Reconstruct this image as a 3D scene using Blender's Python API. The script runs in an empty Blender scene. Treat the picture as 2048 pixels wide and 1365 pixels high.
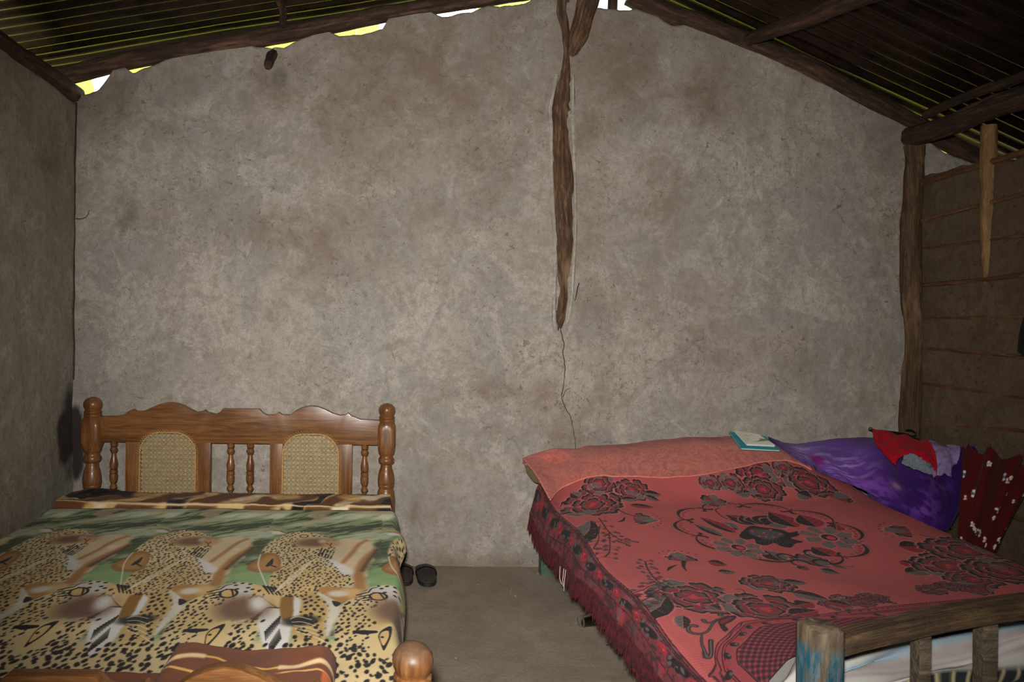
import bpy, bmesh, math, random
import numpy as np
from mathutils import Vector, Matrix

# ------------------------------------------------------------------ camera, world, lights, exposure
F, PPX, PPY, H = 1365.0, 770.0, 645.0, 1.22        # focal length and principal point for a 2048x1365 frame
ROLL = math.radians(0.7)
scn = bpy.context.scene
C = scn.collection
cam_d = bpy.data.cameras.new('camera'); cam = bpy.data.objects.new('camera', cam_d); C.objects.link(cam)
cam_d.sensor_width = 36.0; cam_d.lens = 36.0 * F / 2048
cam_d.shift_x = (1024 - PPX) / 2048; cam_d.shift_y = -(682.5 - PPY) / 2048
cam_d.clip_start = 0.02
cam.matrix_world = Matrix.Translation((0, 0, H)) @ Matrix.Rotation(math.pi/2, 4, 'X') @ Matrix.Rotation(ROLL, 4, 'Z')
scn.camera = cam
vs = scn.view_settings
vs.view_transform = 'Standard'; vs.look = 'None'; vs.gamma = 1.0; vs.use_curve_mapping = False
vs.exposure = 0.0
try:
    cy = scn.cycles; cy.max_bounces = 5; cy.diffuse_bounces = 2; cy.glossy_bounces = 2; cy.transmission_bounces = 5; cy.caustics_reflective = False
except Exception: pass
w = bpy.data.worlds.new('sky'); scn.world = w; w.use_nodes = True
bg = w.node_tree.nodes['Background']; bg.inputs[0].default_value = (0.86, 0.93, 1.0, 1); bg.inputs[1].default_value = 6.0
sun_d = bpy.data.lights.new('sun', 'SUN'); sun_d.energy = 8.0; sun_d.angle = 0.01; sun_d.color = (1, .95, .82)
sun = bpy.data.objects.new('sun', sun_d); C.objects.link(sun)
sun.rotation_euler = (math.radians(38), 0, math.radians(18))
fl_d = bpy.data.lights.new('camera_flash', 'SPOT'); fl_d.energy = 500.0; fl_d.shadow_soft_size = 0.035
fl_d.spot_size = math.radians(97); fl_d.spot_blend = 1.0; fl_d.color = (1, .965, .92)
fl = bpy.data.objects.new('camera_flash', fl_d); C.objects.link(fl)
fl.location = (-0.03, -0.03, H + 0.11)
fl.rotation_euler = Vector((0.15, 1.0, -0.03)).to_track_quat('-Z', 'Y').to_euler()

rng = np.random.default_rng(7)
random.seed(5)

# ------------------------------------------------------------------ helpers: photo pixel -> place, noise
_c, _s = math.cos(ROLL), math.sin(ROLL)
def ray(px, py):
    dx, dy = px - PPX, py - PPY
    return (dx*_c + dy*_s) / F, (-dx*_s + dy*_c) / F
def at(px, py, D):
    x, y = ray(px, py)
    return (x*D, D, H - y*D)
def onz(px, py, z=0.0):                              # where the line of sight meets a level (number or function of x, y)
    x, y = ray(px, py)
    f = z if callable(z) else (lambda a, b: z)
    if callable(z):
        D = np.linspace(1.15, 3.42, 400); g = H-y*D-f(x*D, D)
        i = int(np.argmax(g <= 0)) if (g <= 0).any() else 399
        if i: D = D[i-1]+(D[i]-D[i-1])*g[i-1]/(g[i-1]-g[i]+1e-12)
        else: D = D[0]
        D = float(min(D, 3.42))
    else: D = (H-z)/max(y, 1e-3)
    return (x*D, D, float(f(x*D, D)))

_lat = rng.random((64, 64, 16))
def vnoise(x, y, k=0):
    L = _lat[:, :, k % 16]
    xi = np.floor(x).astype(int); yi = np.floor(y).astype(int)
    fx = x - xi; fy = y - yi
    fx = fx*fx*(3-2*fx); fy = fy*fy*(3-2*fy)
    a = L[xi % 64, yi % 64]; b = L[(xi+1) % 64, yi % 64]; c = L[xi % 64, (yi+1) % 64]; d = L[(xi+1) % 64, (yi+1) % 64]
    return (a*(1-fx)+b*fx)*(1-fy) + (c*(1-fx)+d*fx)*fy
def fbm(x, y, k=0, o=4, g=.55):
    x = np.asarray(x, float); y = np.asarray(y, float)
    s = 0; a = 1; t = 0
    for i in range(o):
        s = s + a*vnoise(x*2**i + 17.3*i + 3.1*k, y*2**i + 9.7*i + 5.3*k, k+i); t += a; a *= g
    return s/t
def sstep(a, b, x):
    t = np.clip((np.asarray(x, float)-a)/(b-a), 0, 1); return t*t*(3-2*t)
def lin(c):
    c = np.asarray(c, float)
    return np.where(c <= .04045, c/12.92, ((c+.055)/1.055)**2.4)
def rgb(r, g, b):
    v = lin(np.array([r, g, b])/255.); return (float(v[0]), float(v[1]), float(v[2]), 1)

# ------------------------------------------------------------------ helpers: objects
def finish(o, label=None, cat=None, group=None, kind=None):
    if label: o['label'] = label
    if cat: o['category'] = cat
    if group: o['group'] = group
    if kind: o['kind'] = kind
    return o
def thing(name, loc, label, cat, group=None):
    o = bpy.data.objects.new(name, None); C.objects.link(o); o.location = loc; o.empty_display_size = .05
    return finish(o, label, cat, group)
def wloc(o):
    v = Vector((0, 0, 0))
    while o is not None: v = v + o.location; o = o.parent
    return v
def make(name, V, Fc, mat, parent=None, smooth=True, attrs=None, col=None, origin=None, sharp=None):
    """V world coordinates, Fc faces; one mesh object (child of parent if given)"""
    V = np.asarray(V, float).reshape(-1, 3)
    if origin is None:
        origin = np.array(wloc(parent)) if parent is not None else np.array([V[:,0].mean(), V[:,1].mean(), V[:,2].min()])
    origin = np.asarray(origin, float)
    me = bpy.data.meshes.new(name)
    L = V - origin
    if isinstance(Fc, np.ndarray) and Fc.ndim == 2:
        n, k = Fc.shape
        me.vertices.add(len(L)); me.vertices.foreach_set('co', L.astype(np.float32).ravel())
        me.loops.add(n*k); me.loops.foreach_set('vertex_index', Fc.astype(np.int32).ravel())
        me.polygons.add(n); me.polygons.foreach_set('loop_start', np.arange(0, n*k, k, dtype=np.int32))
        me.update(calc_edges=True)
    else:
        me.from_pydata(L.tolist(), [], [list(map(int, f)) for f in Fc]); me.update()
    me.polygons.foreach_set('use_smooth', np.full(len(me.polygons), smooth))
    if sharp and smooth: me.set_sharp_from_angle(angle=math.radians(sharp))
    if col is not None:
        a = me.attributes.new('Col', 'FLOAT_COLOR', 'POINT')
        cc = np.ones((len(V), 4), np.float32); cc[:, :3] = lin(np.clip(np.asarray(col).reshape(-1, 3), 0, 1)); a.data.foreach_set('color', cc.ravel())
    for k, v in (attrs or {}).items():
        v = np.asarray(v, np.float32)
        if v.ndim == 1:
            a = me.attributes.new(k, 'FLOAT', 'POINT'); a.data.foreach_set('value', v)
        else:
            a = me.attributes.new(k, 'FLOAT_VECTOR', 'POINT'); a.data.foreach_set('vector', v.ravel())
    me.materials.append(mat)
    o = bpy.data.objects.new(name, me); C.objects.link(o)
    if parent is not None:
        o.parent = parent; o.location = Vector(origin) - wloc(parent)
    else:
        o.location = origin
    return o
def gridfaces(nr, nc, flip=False, wrap=False):
    r = np.arange(nr-1)[:, None]; c = np.arange(nc if wrap else nc-1)[None, :]
    c2 = (c+1) % nc
    a = r*nc+c; b = r*nc+c2; d = (r+1)*nc+c2; e = (r+1)*nc+c
    q = np.stack([a, b, d, e] if not flip else [a, e, d, b], -1)
    return q.reshape(-1, 4)

class MB:                                             # collects simple solids into ONE mesh
    def __init__(s): s.V = []; s.F = []; s.G = []
    def add(s, V, Fc, G=None):
        o = len(s.V); s.V += [tuple(v) for v in V]; s.F += [[i+o for i in f] for f in Fc]
        s.G += [tuple(g) for g in (V if G is None else G)]
        return s
    def box(s, x0, x1, y0, y1, z0, z1, b=0.0):
        bm = bmesh.new(); bmesh.ops.create_cube(bm, size=1)
        for v in bm.verts: v.co = ((x0+x1)/2+v.co.x*(x1-x0), (y0+y1)/2+v.co.y*(y1-y0), (z0+z1)/2+v.co.z*(z1-z0))
        if b: bmesh.ops.bevel(bm, geom=bm.edges[:], offset=b, segments=2, profile=.6, affect='EDGES')
        bm.verts.index_update()
        s.add([v.co[:] for v in bm.verts], [[v.index for v in f.verts] for f in bm.faces]); bm.free(); return s
    def prism(s, pts, y0, y1, b=0.0):                # outline in x, z pushed from y0 to y1
        bm = bmesh.new()
        vs_ = [bm.verts.new((p[0], y0, p[1])) for p in pts]
        f = bm.faces.new(vs_)
        r = bmesh.ops.extrude_face_region(bm, geom=[f])
        for v in r['geom']:
            if isinstance(v, bmesh.types.BMVert): v.co.y = y1
        bmesh.ops.recalc_face_normals(bm, faces=bm.faces[:])
        if b:
            ed = [e for e in bm.edges if abs(e.verts[0].co.y-e.verts[1].co.y) < 1e-6]
            bmesh.ops.bevel(bm, geom=ed, offset=b, segments=2, profile=.6, affect='EDGES')
        bmesh.ops.triangulate(bm, faces=[f for f in bm.faces if len(f.verts) > 4])
        bm.verts.index_update()
        s.add([v.co[:] for v in bm.verts], [[v.index for v in f.verts] for f in bm.faces]); bm.free(); return s
    def lathe(s, cx, cy, prof, n=20, square=None):   # prof: (r, z) from below to above; square(z) -> 0..1 squareness
        V = []; ang = [2*math.pi*(i+.5)/n for i in range(n)]
        for r, z in prof:
            q = square(z) if square else 0
            for a in ang:
                k = 1.0
                if q:
                    m = max(abs(math.cos(a)), abs(math.sin(a))); k = (1-q)+q*min(1/m, 1.28)
                V.append((cx+r*k*math.cos(a), cy+r*k*math.sin(a), z))
        Fc = gridfaces(len(prof), n, wrap=True).tolist()
        Fc.append(list(range(n))[::-1]); Fc.append([(len(prof)-1)*n+i for i in range(n)])
        s.add(V, Fc); return s
    def tube(s, path, rad, n=10, noise=0.0, k=0, sub=1, cap=True, flat=1.0):
        P = np.asarray(path, float); R = np.broadcast_to(np.asarray(rad, float), (len(P),)).copy()
        if sub > 1:
            t = np.arange(len(P)); tt = np.linspace(0, len(P)-1, (len(P)-1)*sub+1)
            P = np.stack([crom(t, P[:, i], tt) for i in range(3)], 1); R = np.interp(tt, t, R)
        m = len(P); T = np.gradient(P, axis=0); T /= np.linalg.norm(T, axis=1)[:, None]+1e-12
        up = np.array([0, 0, 1.]) if abs(T[:, 2]).max() < .9 else np.eye(3)[int(np.argmin(np.abs(T).max(0)))]
        A = np.cross(T, up); A /= np.linalg.norm(A, axis=1)[:, None]; B = np.cross(A, T)
        L = np.concatenate([[0], np.cumsum(np.linalg.norm(np.diff(P, axis=0), axis=1))])
        th = np.arange(n)*2*np.pi/n
        rr = R[:, None]*np.ones(n)[None]
        if noise:
            cx = np.cos(th)*1.3+7; sx = np.sin(th)*1.3+7
            nn = fbm(L[:, None]*5+cx[None]*1.0, sx[None]*1.2+L[:, None]*1.5, k, 4)-.5
            rr = rr*(1+noise*2*nn)
        V = P[:, None]+rr[..., None]*(A[:, None]*np.cos(th)[None, :, None]*flat+B[:, None]*np.sin(th)[None, :, None])
        G = np.stack([np.repeat(L[:, None], n, 1)+k*3.7, rr*np.cos(th)[None], rr*np.sin(th)[None]], -1)
        Fc = gridfaces(m, n, flip=True, wrap=True).tolist()
        if cap: Fc.append(list(range(n))); Fc.append([(m-1)*n+i for i in range(n)][::-1])
        s.add(V.reshape(-1, 3), Fc, G.reshape(-1, 3)); return s
    def build(s, name, mat, parent=None, smooth=True, sharp=40, origin=None, **kw):
        return make(name, s.V, s.F, mat, parent, smooth, attrs={'grain': np.array(s.G)}, sharp=sharp, origin=origin, **kw)
def crom(t, y, tt):                                   # Catmull-Rom through the values y
    y = np.asarray(y, float); n = len(y); i = np.clip(np.floor(tt).astype(int), 0, n-2); f = tt-i
    g = lambda j: y[np.clip(j, 0, n-1)]
    p0, p1, p2, p3 = g(i-1), g(i), g(i+1), g(i+2)
    p0 = np.where(i == 0, 2*p1-p2, p0); p3 = np.where(i == n-2, 2*p2-p1, p3)
    return .5*(2*p1+(p2-p0)*f+(2*p0-5*p1+4*p2-p3)*f**2+(3*p1-p0-3*p2+p3)*f**3)
def net(rows, nr, nc):                                # smooth sheet through a net of (photo x, photo y, distance)
    P = np.array([[at(*p) for p in r] for r in rows])
    a = np.linspace(0, P.shape[0]-1, nr); b = np.linspace(0, P.shape[1]-1, nc)
    Q = np.zeros((nr, P.shape[1], 3)); W = np.zeros((nr, nc, 3))
    for j in range(P.shape[1]):
        for k in range(3): Q[:, j, k] = crom(None, P[:, j, k], a)
    for i in range(nr):
        for k in range(3): W[i, :, k] = crom(None, Q[i, :, k], b)
    return W

# ------------------------------------------------------------------ helpers: printed cloth (colour per vertex)
class Canvas:
    def __init__(s, u0, u1, v0, v1, step, base):
        s.nu = int(round((u1-u0)/step))+1; s.nv = int(round((v1-v0)/step))+1
        s.u = np.linspace(u0, u1, s.nu); s.v = np.linspace(v0, v1, s.nv); s.step = step
        s.c = np.empty((s.nv, s.nu, 3)); s.c[:] = np.array(base)/255.
        s.wrap = None; s.tr = lambda p: p
    def offs(s): return (0,) if not s.wrap else (-2*s.wrap, -s.wrap, 0, s.wrap, 2*s.wrap)
    def win(s, a, b, c, d):
        i0 = max(0, int((a-s.u[0])/s.step)-1); i1 = min(s.nu, int((b-s.u[0])/s.step)+3)
        j0 = max(0, int((c-s.v[0])/s.step)-1); j1 = min(s.nv, int((d-s.v[0])/s.step)+3)
        return (i0, i1, j0, j1) if i1 > i0 and j1 > j0 else None
    def put(s, W, m, col):
        i0, i1, j0, j1 = W; reg = s.c[j0:j1, i0:i1]
        col = np.array(col)/255. if np.ndim(col) == 1 else col
        reg[:] = reg*(1-m[..., None]) + col*m[..., None]
    @staticmethod
    def psd(U, V, P):
        d = np.full(U.shape, 1e9); ins = np.zeros(U.shape, bool); n = len(P)
        for i in range(n):
            ax, ay = P[i]; bx, by = P[(i+1) % n]
            ex, ey = bx-ax, by-ay; t = np.clip(((U-ax)*ex+(V-ay)*ey)/(ex*ex+ey*ey+1e-12), 0, 1)
            d = np.minimum(d, (U-ax-t*ex)**2+(V-ay-t*ey)**2)
            cnd = (ay > V) != (by > V)
            ins ^= cnd & (U < (bx-ax)*(V-ay)/((by-ay) if by != ay else 1e-12)+ax)
        d = np.sqrt(d); return np.where(ins, -d, d)
    def poly(s, pts, col, alpha=1, soft=None, rough=0, smooth=True):
        P = np.array([s.tr(p) for p in pts])
        if smooth and len(P) > 3:
            n = len(P); Q = np.concatenate([P[-2:], P, P[:3]]); tt = np.arange(2, n+2, .34)
            P = np.stack([crom(None, Q[:, 0], tt), crom(None, Q[:, 1], tt)], 1)
        sf = soft or s.step*.7; M = sf+rough*2
        for o in s.offs():
            W = s.win(P[:, 0].min()+o-M, P[:, 0].max()+o+M, P[:, 1].min()-M, P[:, 1].max()+M)
            if not W: continue
            U, V = np.meshgrid(s.u[W[0]:W[1]], s.v[W[2]:W[3]])
            d = s.psd(U-o, V, P)
            if rough: d = d+(fbm((U-o)/rough/2.5, V/rough/2.5, 3, 3)-.5)*rough*2
            s.put(W, alpha*(1-sstep(-sf, sf, d)), col)
    def mask(s, pts):
        P = np.array([s.tr(p) for p in pts]); m = np.zeros((s.nv, s.nu))
        for o in s.offs():
            W = s.win(P[:, 0].min()+o, P[:, 0].max()+o, P[:, 1].min(), P[:, 1].max())
            if not W: continue
            U, V = np.meshgrid(s.u[W[0]:W[1]], s.v[W[2]:W[3]])
            m[W[2]:W[3], W[0]:W[1]] = np.maximum(m[W[2]:W[3], W[0]:W[1]], s.psd(U-o, V, P) < 0)
        return m
    def line(s, pts, wd, col, alpha=1, soft=None, curve=True):
        P = np.array([s.tr(p) for p in pts]); wd = np.broadcast_to(np.asarray(wd, float), (len(P),))
        if curve and len(P) > 2:
            tt = np.linspace(0, len(P)-1, (len(P)-1)*5+1)
            wd = np.interp(tt, np.arange(len(P)), wd); P = np.stack([crom(None, P[:, 0], tt), crom(None, P[:, 1], tt)], 1)
        sf = soft or s.step*.7; M = wd.max()+sf
        for o in s.offs():
            W = s.win(P[:, 0].min()+o-M, P[:, 0].max()+o+M, P[:, 1].min()-M, P[:, 1].max()+M)
            if not W: continue
            U, V = np.meshgrid(s.u[W[0]:W[1]]-o, s.v[W[2]:W[3]]); d = np.full(U.shape, 1e9)
            for i in range(len(P)-1):
                ax, ay = P[i]; ex, ey = P[i+1]-P[i]
                t = np.clip(((U-ax)*ex+(V-ay)*ey)/(ex*ex+ey*ey+1e-12), 0, 1)
                d = np.minimum(d, np.hypot(U-ax-t*ex, V-ay-t*ey)-.5*(wd[i]+(wd[i+1]-wd[i])*t))
            s.put(W, alpha*(1-sstep(-sf, sf, d)), col)
    def ell(s, c, rx, ry, col, rot=0, alpha=1, soft=None):   # c through tr, radii in metres
        cx, cy = s.tr(c); s.ell0(cx, cy, rx, ry, col, rot, alpha, soft)
    def ell0(s, cx, cy, rx, ry, col, rot=0, alpha=1, soft=None):
        sf = soft or s.step*.7; M = max(rx, ry)+sf
        for o in s.offs():
            W = s.win(cx+o-M, cx+o+M, cy-M, cy+M)
            if not W: continue
            U, V = np.meshgrid(s.u[W[0]:W[1]]-o-cx, s.v[W[2]:W[3]]-cy)
            a = U*math.cos(rot)+V*math.sin(rot); b = -U*math.sin(rot)+V*math.cos(rot)
            d = (np.sqrt((a/rx)**2+(b/ry)**2)-1)*min(rx, ry)
            s.put(W, alpha*(1-sstep(-sf, sf, d)), col)

# ------------------------------------------------------------------ materials
class Mat:
    def __init__(s, name):
        s.m = bpy.data.materials.new(name); s.m.use_nodes = True; s.t = s.m.node_tree
        s.b = s.t.nodes['Principled BSDF']
    def n(s, typ, props=None, **ins):
        nd = s.t.nodes.new(typ)
        for k, v in (props or {}).items(): setattr(nd, k, v)
        for k, v in ins.items():
            key = int(k[1:]) if k[0] == '_' and k[1:].isdigit() else k.replace('_', ' ')
            s.set(nd.inputs[key], v)
        return nd
    def set(s, sock, v):
        if isinstance(v, bpy.types.NodeSocket): s.t.links.new(v, sock)
        elif isinstance(v, bpy.types.Node): s.t.links.new(v.outputs[0], sock)
        else: sock.default_value = v
    def obj(s): return s.n('ShaderNodeTexCoord').outputs['Object']
    def attr(s, name, out=1): return s.n('ShaderNodeAttribute', {'attribute_name': name}).outputs[out]
    def map(s, vec, scale=(1, 1, 1), loc=(0, 0, 0)): return s.n('ShaderNodeMapping', Vector=vec, Scale=scale, Location=loc).outputs[0]
    def noise(s, vec, scale, detail=4, rough=.55, dist=0): return s.n('ShaderNodeTexNoise', Vector=vec, Scale=scale, Detail=detail, Roughness=rough, Distortion=dist).outputs[0]
    def ramp(s, fac, *stops, mode='LINEAR'):
        nd = s.n('ShaderNodeValToRGB', Fac=fac); e = nd.color_ramp.elements; nd.color_ramp.interpolation = mode
        while len(e) < len(stops): e.new(.5)
        for i, (p, c) in enumerate(stops):
            e[i].position = p; e[i].color = c if np.ndim(c) else (c, c, c, 1)
        return nd.outputs[0]
    def mix(s, fac, a, b, blend='MIX'):
        nd = s.n('ShaderNodeMix', {'data_type': 'RGBA', 'blend_type': blend})
        s.set(nd.inputs[0], fac); s.set(nd.inputs[6], a); s.set(nd.inputs[7], b); return nd.outputs[2]
    def math(s, op, a, b=0.0):
        nd = s.n('ShaderNodeMath', {'operation': op}); s.set(nd.inputs[0], a); s.set(nd.inputs[1], b); return nd.outputs[0]
    def bump(s, h, strength=.3, dist=.01):
        s.set(s.b.inputs['Normal'], s.n('ShaderNodeBump', Height=h, Strength=strength, Distance=dist))
    def out(s, color=None, rough=None, spec=None, metal=None, coat=None, sheen=None):
        if color is not None: s.set(s.b.inputs['Base Color'], color)
        if rough is not None: s.set(s.b.inputs['Roughness'], rough)
        if spec is not None: s.b.inputs['Specular IOR Level'].default_value = spec
        if metal is not None: s.set(s.b.inputs['Metallic'], metal)
        if coat is not None: s.b.inputs['Coat Weight'].default_value = coat; s.b.inputs['Coat Roughness'].default_value = .12
        if sheen is not None: s.b.inputs['Sheen Weight'].default_value = sheen; s.b.inputs['Sheen Roughness'].default_value = .5
        return s.m

def m_stucco(name, lo, mid, hi, brown, grey):
    M = Mat(name); v = M.obj()
    big = M.noise(v, 1.1, 3, .6, .3); med = M.noise(v, 4.5, 4, .65, .5); fine = M.noise(v, 30, 4, .75); grain = M.noise(v, 260, 2, .7)
    base = M.ramp(big, (.30, lo), (.5, mid), (.70, hi))
    def layer(loc, sc, a, b, amt, col, dist=.9):       # one thin coat of plaster with a crisp broken edge
        n = M.noise(M.map(v, (1, 1, .85), loc), sc, 5, .68, dist)
        return n, M.mix(M.ramp(n, (a, 0.), (b, amt)), base, col)
    n1, base = layer((3, 8, 2), 1.9, .515, .545, .55, grey); n2, base = layer((9, 1, 6), 2.6, .54, .57, .55, hi); n3, base = layer((1, 14, 3), 4.2, .57, .60, .6, lo, 1.4); n4, base = layer((5, 3, 12), 7.5, .59, .63, .5, hi, 1.2)
    st = M.noise(M.map(v, (1, 1, 1), (11, 5, 7)), 4.4, 6, .75, .4)
    A = M.attr('stain', 2)
    stain = M.math('MULTIPLY', M.ramp(st, (.44, 0.), (.60, .95)), A)
    base = M.mix(stain, base, brown); base = M.mix(M.math('MULTIPLY', A, .55), base, brown)
    clus = M.ramp(M.math('ADD', M.noise(M.map(v, loc=(6, 6, 1)), 2.6, 4, .6, .3), M.math('MULTIPLY', A, .16)), (.46, .0), (.62, 1.))
    dk = (brown[0]*.42, brown[1]*.38, brown[2]*.36, 1)
    fl = M.noise(M.map(v, loc=(2, 9, 4)), 34, 4, .75, .6); base = M.mix(M.math('MULTIPLY', M.ramp(fl, (.585, 0.), (.65, .7)), clus), base, dk)
    fl2 = M.noise(M.map(v, loc=(7, 2, 8)), 75, 2, .7); base = M.mix(M.math('MULTIPLY', M.ramp(fl2, (.66, 0.), (.71, .8)), M.ramp(clus, (.0, .25), (1., 1.))), base, dk)
    wv = M.n('ShaderNodeVectorMath', {'operation': 'ADD'}); M.set(wv.inputs[0], v); nn = M.n('ShaderNodeTexNoise', Vector=v, Scale=9., Detail=3.); sc = M.n('ShaderNodeVectorMath', {'operation': 'SCALE'}); M.set(sc.inputs[0], nn.outputs[1]); sc.inputs[3].default_value = .16; M.set(wv.inputs[1], sc.outputs[0])
    vo = M.n('ShaderNodeTexVoronoi', {'feature': 'DISTANCE_TO_EDGE'}, Vector=wv.outputs[0], Scale=9.).outputs[0]
    spid = M.math('MULTIPLY', M.ramp(vo, (.0, .75), (.022, 0.)), M.ramp(M.noise(M.map(v, loc=(4, 4, 9)), 5, 3, .7), (.57, 0.), (.65, .9)))
    base = M.mix(spid, base, dk)
    base = M.mix(M.ramp(fine, (.34, .5), (.58, 0.)), base, brown)
    base = M.mix(M.ramp(grain, (.38, .55), (.62, 0.)), base, (lo[0]*.62, lo[1]*.6, lo[2]*.58, 1))
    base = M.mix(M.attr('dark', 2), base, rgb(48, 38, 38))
    h = M.math('ADD', M.math('MULTIPLY', fine, .5), M.math('MULTIPLY', med, 1.0))
    h = M.math('ADD', h, M.math('MULTIPLY', grain, .30))
    for q in (n1, n2, n3, n4): h = M.math('ADD', h, M.math('MULTIPLY', M.ramp(q, (.50, 0.), (.60, 1.)), .12))
    h = M.math('SUBTRACT', h, M.math('MULTIPLY', spid, .3))
    M.bump(h, .5, .012)
    return M.out(base, .93, .12)
M_STUC = m_stucco('stucco', rgb(150, 143, 133), rgb(166, 159, 149), rgb(190, 183, 172), rgb(116, 99, 83), rgb(146, 147, 146))
M_STUCL = m_stucco('stucco_side', rgb(150, 143, 129), rgb(164, 157, 142), rgb(182, 176, 162), rgb(110, 95, 78), rgb(154, 157, 152))
M_MUD = m_stucco('mud', rgb(92, 78, 62), rgb(106, 90, 72), rgb(120, 104, 84), rgb(72, 56, 40), rgb(98, 88, 74))
def m_floor():
    M = Mat('packed_floor'); v = M.obj()
    a = M.noise(v, 1.6, 5, .6, .5); b = M.noise(v, 9, 6, .65); c = M.noise(v, 90, 5, .7); d = M.noise(M.map(v, loc=(4, 2, 1)), 45, 5, .8)
    col = M.ramp(a, (.3, rgb(136, 122, 106)), (.7, rgb(158, 144, 127)))
    col = M.mix(M.ramp(b, (.42, 0.), (.7, .5)), col, rgb(116, 102, 87))
    col = M.mix(M.ramp(c, (.3, .35), (.6, 0.)), col, rgb(84, 72, 60))
    col = M.mix(M.ramp(d, (.70, 0.), (.74, .6)), col, rgb(168, 156, 138))
    M.bump(M.math('ADD', M.math('MULTIPLY', b, 1.2), M.math('MULTIPLY', c, .35)), .5, .008)
    return M.out(col, .85, .2)
M_FLOOR = m_floor()
def m_bark(name, a, b, c, scale=1.0, rough=.85):
    M = Mat(name); g = M.attr('grain', 1)
    s1 = M.noise(M.map(g, (5*scale, 60*scale, 60*scale)), 1, 6, .65, .6); s2 = M.noise(M.map(g, (9, 22, 22)), 1, 5, .6, 1.0); s3 = M.noise(M.map(g, (2.2, 9, 9), (5, 3, 3)), 1, 3, .5, .4)
    col = M.ramp(s1, (.32, a), (.5, b), (.70, c))
    col = M.mix(M.ramp(s2, (.4, .65), (.62, 0.)), col, a)
    col = M.mix(M.ramp(s3, (.60, 0.), (.68, .75)), col, c)
    M.bump(M.math('ADD', s1, M.math('MULTIPLY', s2, 1.3)), .8, .012)
    return M.out(col, rough, .25)
M_POLE = m_bark('pole_bark', rgb(40, 29, 22), rgb(68, 50, 39), rgb(112, 80, 60))
M_TRUNK = m_bark('trunk_wood', rgb(58, 42, 30), rgb(96, 71, 51), rgb(138, 112, 86), 1.3)
M_LATH = m_bark('lath_cane', rgb(70, 48, 30), rgb(104, 72, 44), rgb(128, 92, 58), 1.2)
M_CORNER = m_bark('corner_post_wood', rgb(62, 46, 31), rgb(88, 67, 45), rgb(118, 96, 70))
M_BAMBOO = m_bark('bamboo', rgb(104, 78, 46), rgb(132, 102, 62), rgb(150, 118, 76), .5, .5)
M_GREYWOOD = m_bark('weathered_rail', rgb(46, 34, 23), rgb(74, 56, 36), rgb(98, 78, 53), 1.4, .7)
def m_teak(name, axis, worn=None):
    M = Mat(name); v = M.obj()
    sc = {'x': (1.2, 14, 14), 'z': (14, 14, 1.2), 'y': (14, 1.2, 14)}[axis]
    g = M.noise(M.map(v, sc), 1.6, 5, .6, 1.6); f = M.noise(M.map(v, tuple(k*9 for k in sc)), 1.2, 4, .6); b = M.noise(v, 3, 3, .5)
    col = M.ramp(g, (.28, rgb(62, 39, 22)), (.46, rgb(108, 72, 40)), (.60, rgb(132, 90, 52)), (.78, rgb(92, 59, 33)))
    col = M.mix(M.ramp(f, (.35, .5), (.6, 0.)), col, rgb(86, 46, 18))
    col = M.mix(M.ramp(b, (.4, 0.), (.7, .3)), col, rgb(94, 50, 20))
    if worn:
        z = M.n('ShaderNodeSeparateXYZ', Vector=v).outputs[2]
        w_ = M.ramp(M.math('ADD', M.math('SUBTRACT', z, worn), M.math('MULTIPLY', M.noise(v, 40, 4, .6), .04)), (.0, 0.), (.035, .7))
        col = M.mix(w_, col, rgb(74, 58, 47)); M.bump(f, .08, .004); return M.out(col, M.math('ADD', .36, M.math('MULTIPLY', w_, .25)), .35)
    M.bump(f, .08, .004)
    return M.out(col, .36, .35, coat=.08)
TEAK_X, TEAK_Z, TEAK_Y = m_teak('teak_across', 'x'), m_teak('teak_upright', 'z'), m_teak('teak_along', 'y')
def m_peel():
    M = Mat('peeling_paint'); g = M.obj()
    a = M.noise(M.map(g, (26, 26, 7)), 1, 6, .7, .5); b = M.noise(M.map(g, (60, 60, 12)), 1, 5, .65); c = M.noise(M.map(g, (34, 34, 9), (7, 2, 3)), 1, 5, .7, .6)
    wood = M.ramp(b, (.3, rgb(62, 50, 38)), (.55, rgb(94, 80, 63)), (.75, rgb(122, 106, 86)))
    blue = M.mix(M.ramp(c, (.45, 0.), (.55, 1.)), rgb(22, 74, 90), rgb(80, 92, 94))
    z = M.n('ShaderNodeSeparateXYZ', Vector=g).outputs[2]
    lim = M.ramp(M.math('ADD', z, M.math('MULTIPLY', a, .12)), (.632, 1.), (.650, 0.))
    col = M.mix(M.math('MULTIPLY', M.ramp(a, (.44, 0.), (.50, 1.)), lim), wood, blue)
    M.bump(M.math('ADD', a, b), .5, .006)
    return M.out(col, .75, .3)
M_PEEL = m_peel()
def m_print(name, weave=900., rough=.9, sheen=.04, bump=.25, kb=None):
    M = Mat(name); v = M.obj(); n = M.noise(v, weave, 2, .5)
    col = M.attr('Col', 0); col = M.mix(M.ramp(n, (.3, .28), (.7, 0.)), col, M.mix(.55, col, (0, 0, 0, 1)))
    M.bump(n, bump, .003)
    return M.out(col, rough, .12, sheen=sheen)
M_PRINT = m_print('printed_fleece'); M_WOVEN = m_print('woven_spread', 420, .92, .03, .5); M_SATIN = m_print('purple_fleece', 700, .8, .06)
def m_cloth(name, c1, c2, scale=60, rough=.9, bump=.3, sheen=.03):
    M = Mat(name); v = M.obj(); a = M.noise(v, scale, 4, .6); b = M.noise(v, 700, 2, .5)
    col = M.mix(M.ramp(a, (.35, 0.), (.65, 1.)), c1, c2)
    M.bump(M.math('ADD', b, M.math('MULTIPLY', a, .5)), bump, .003)
    return M.out(col, rough, .15, sheen=sheen)
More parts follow.
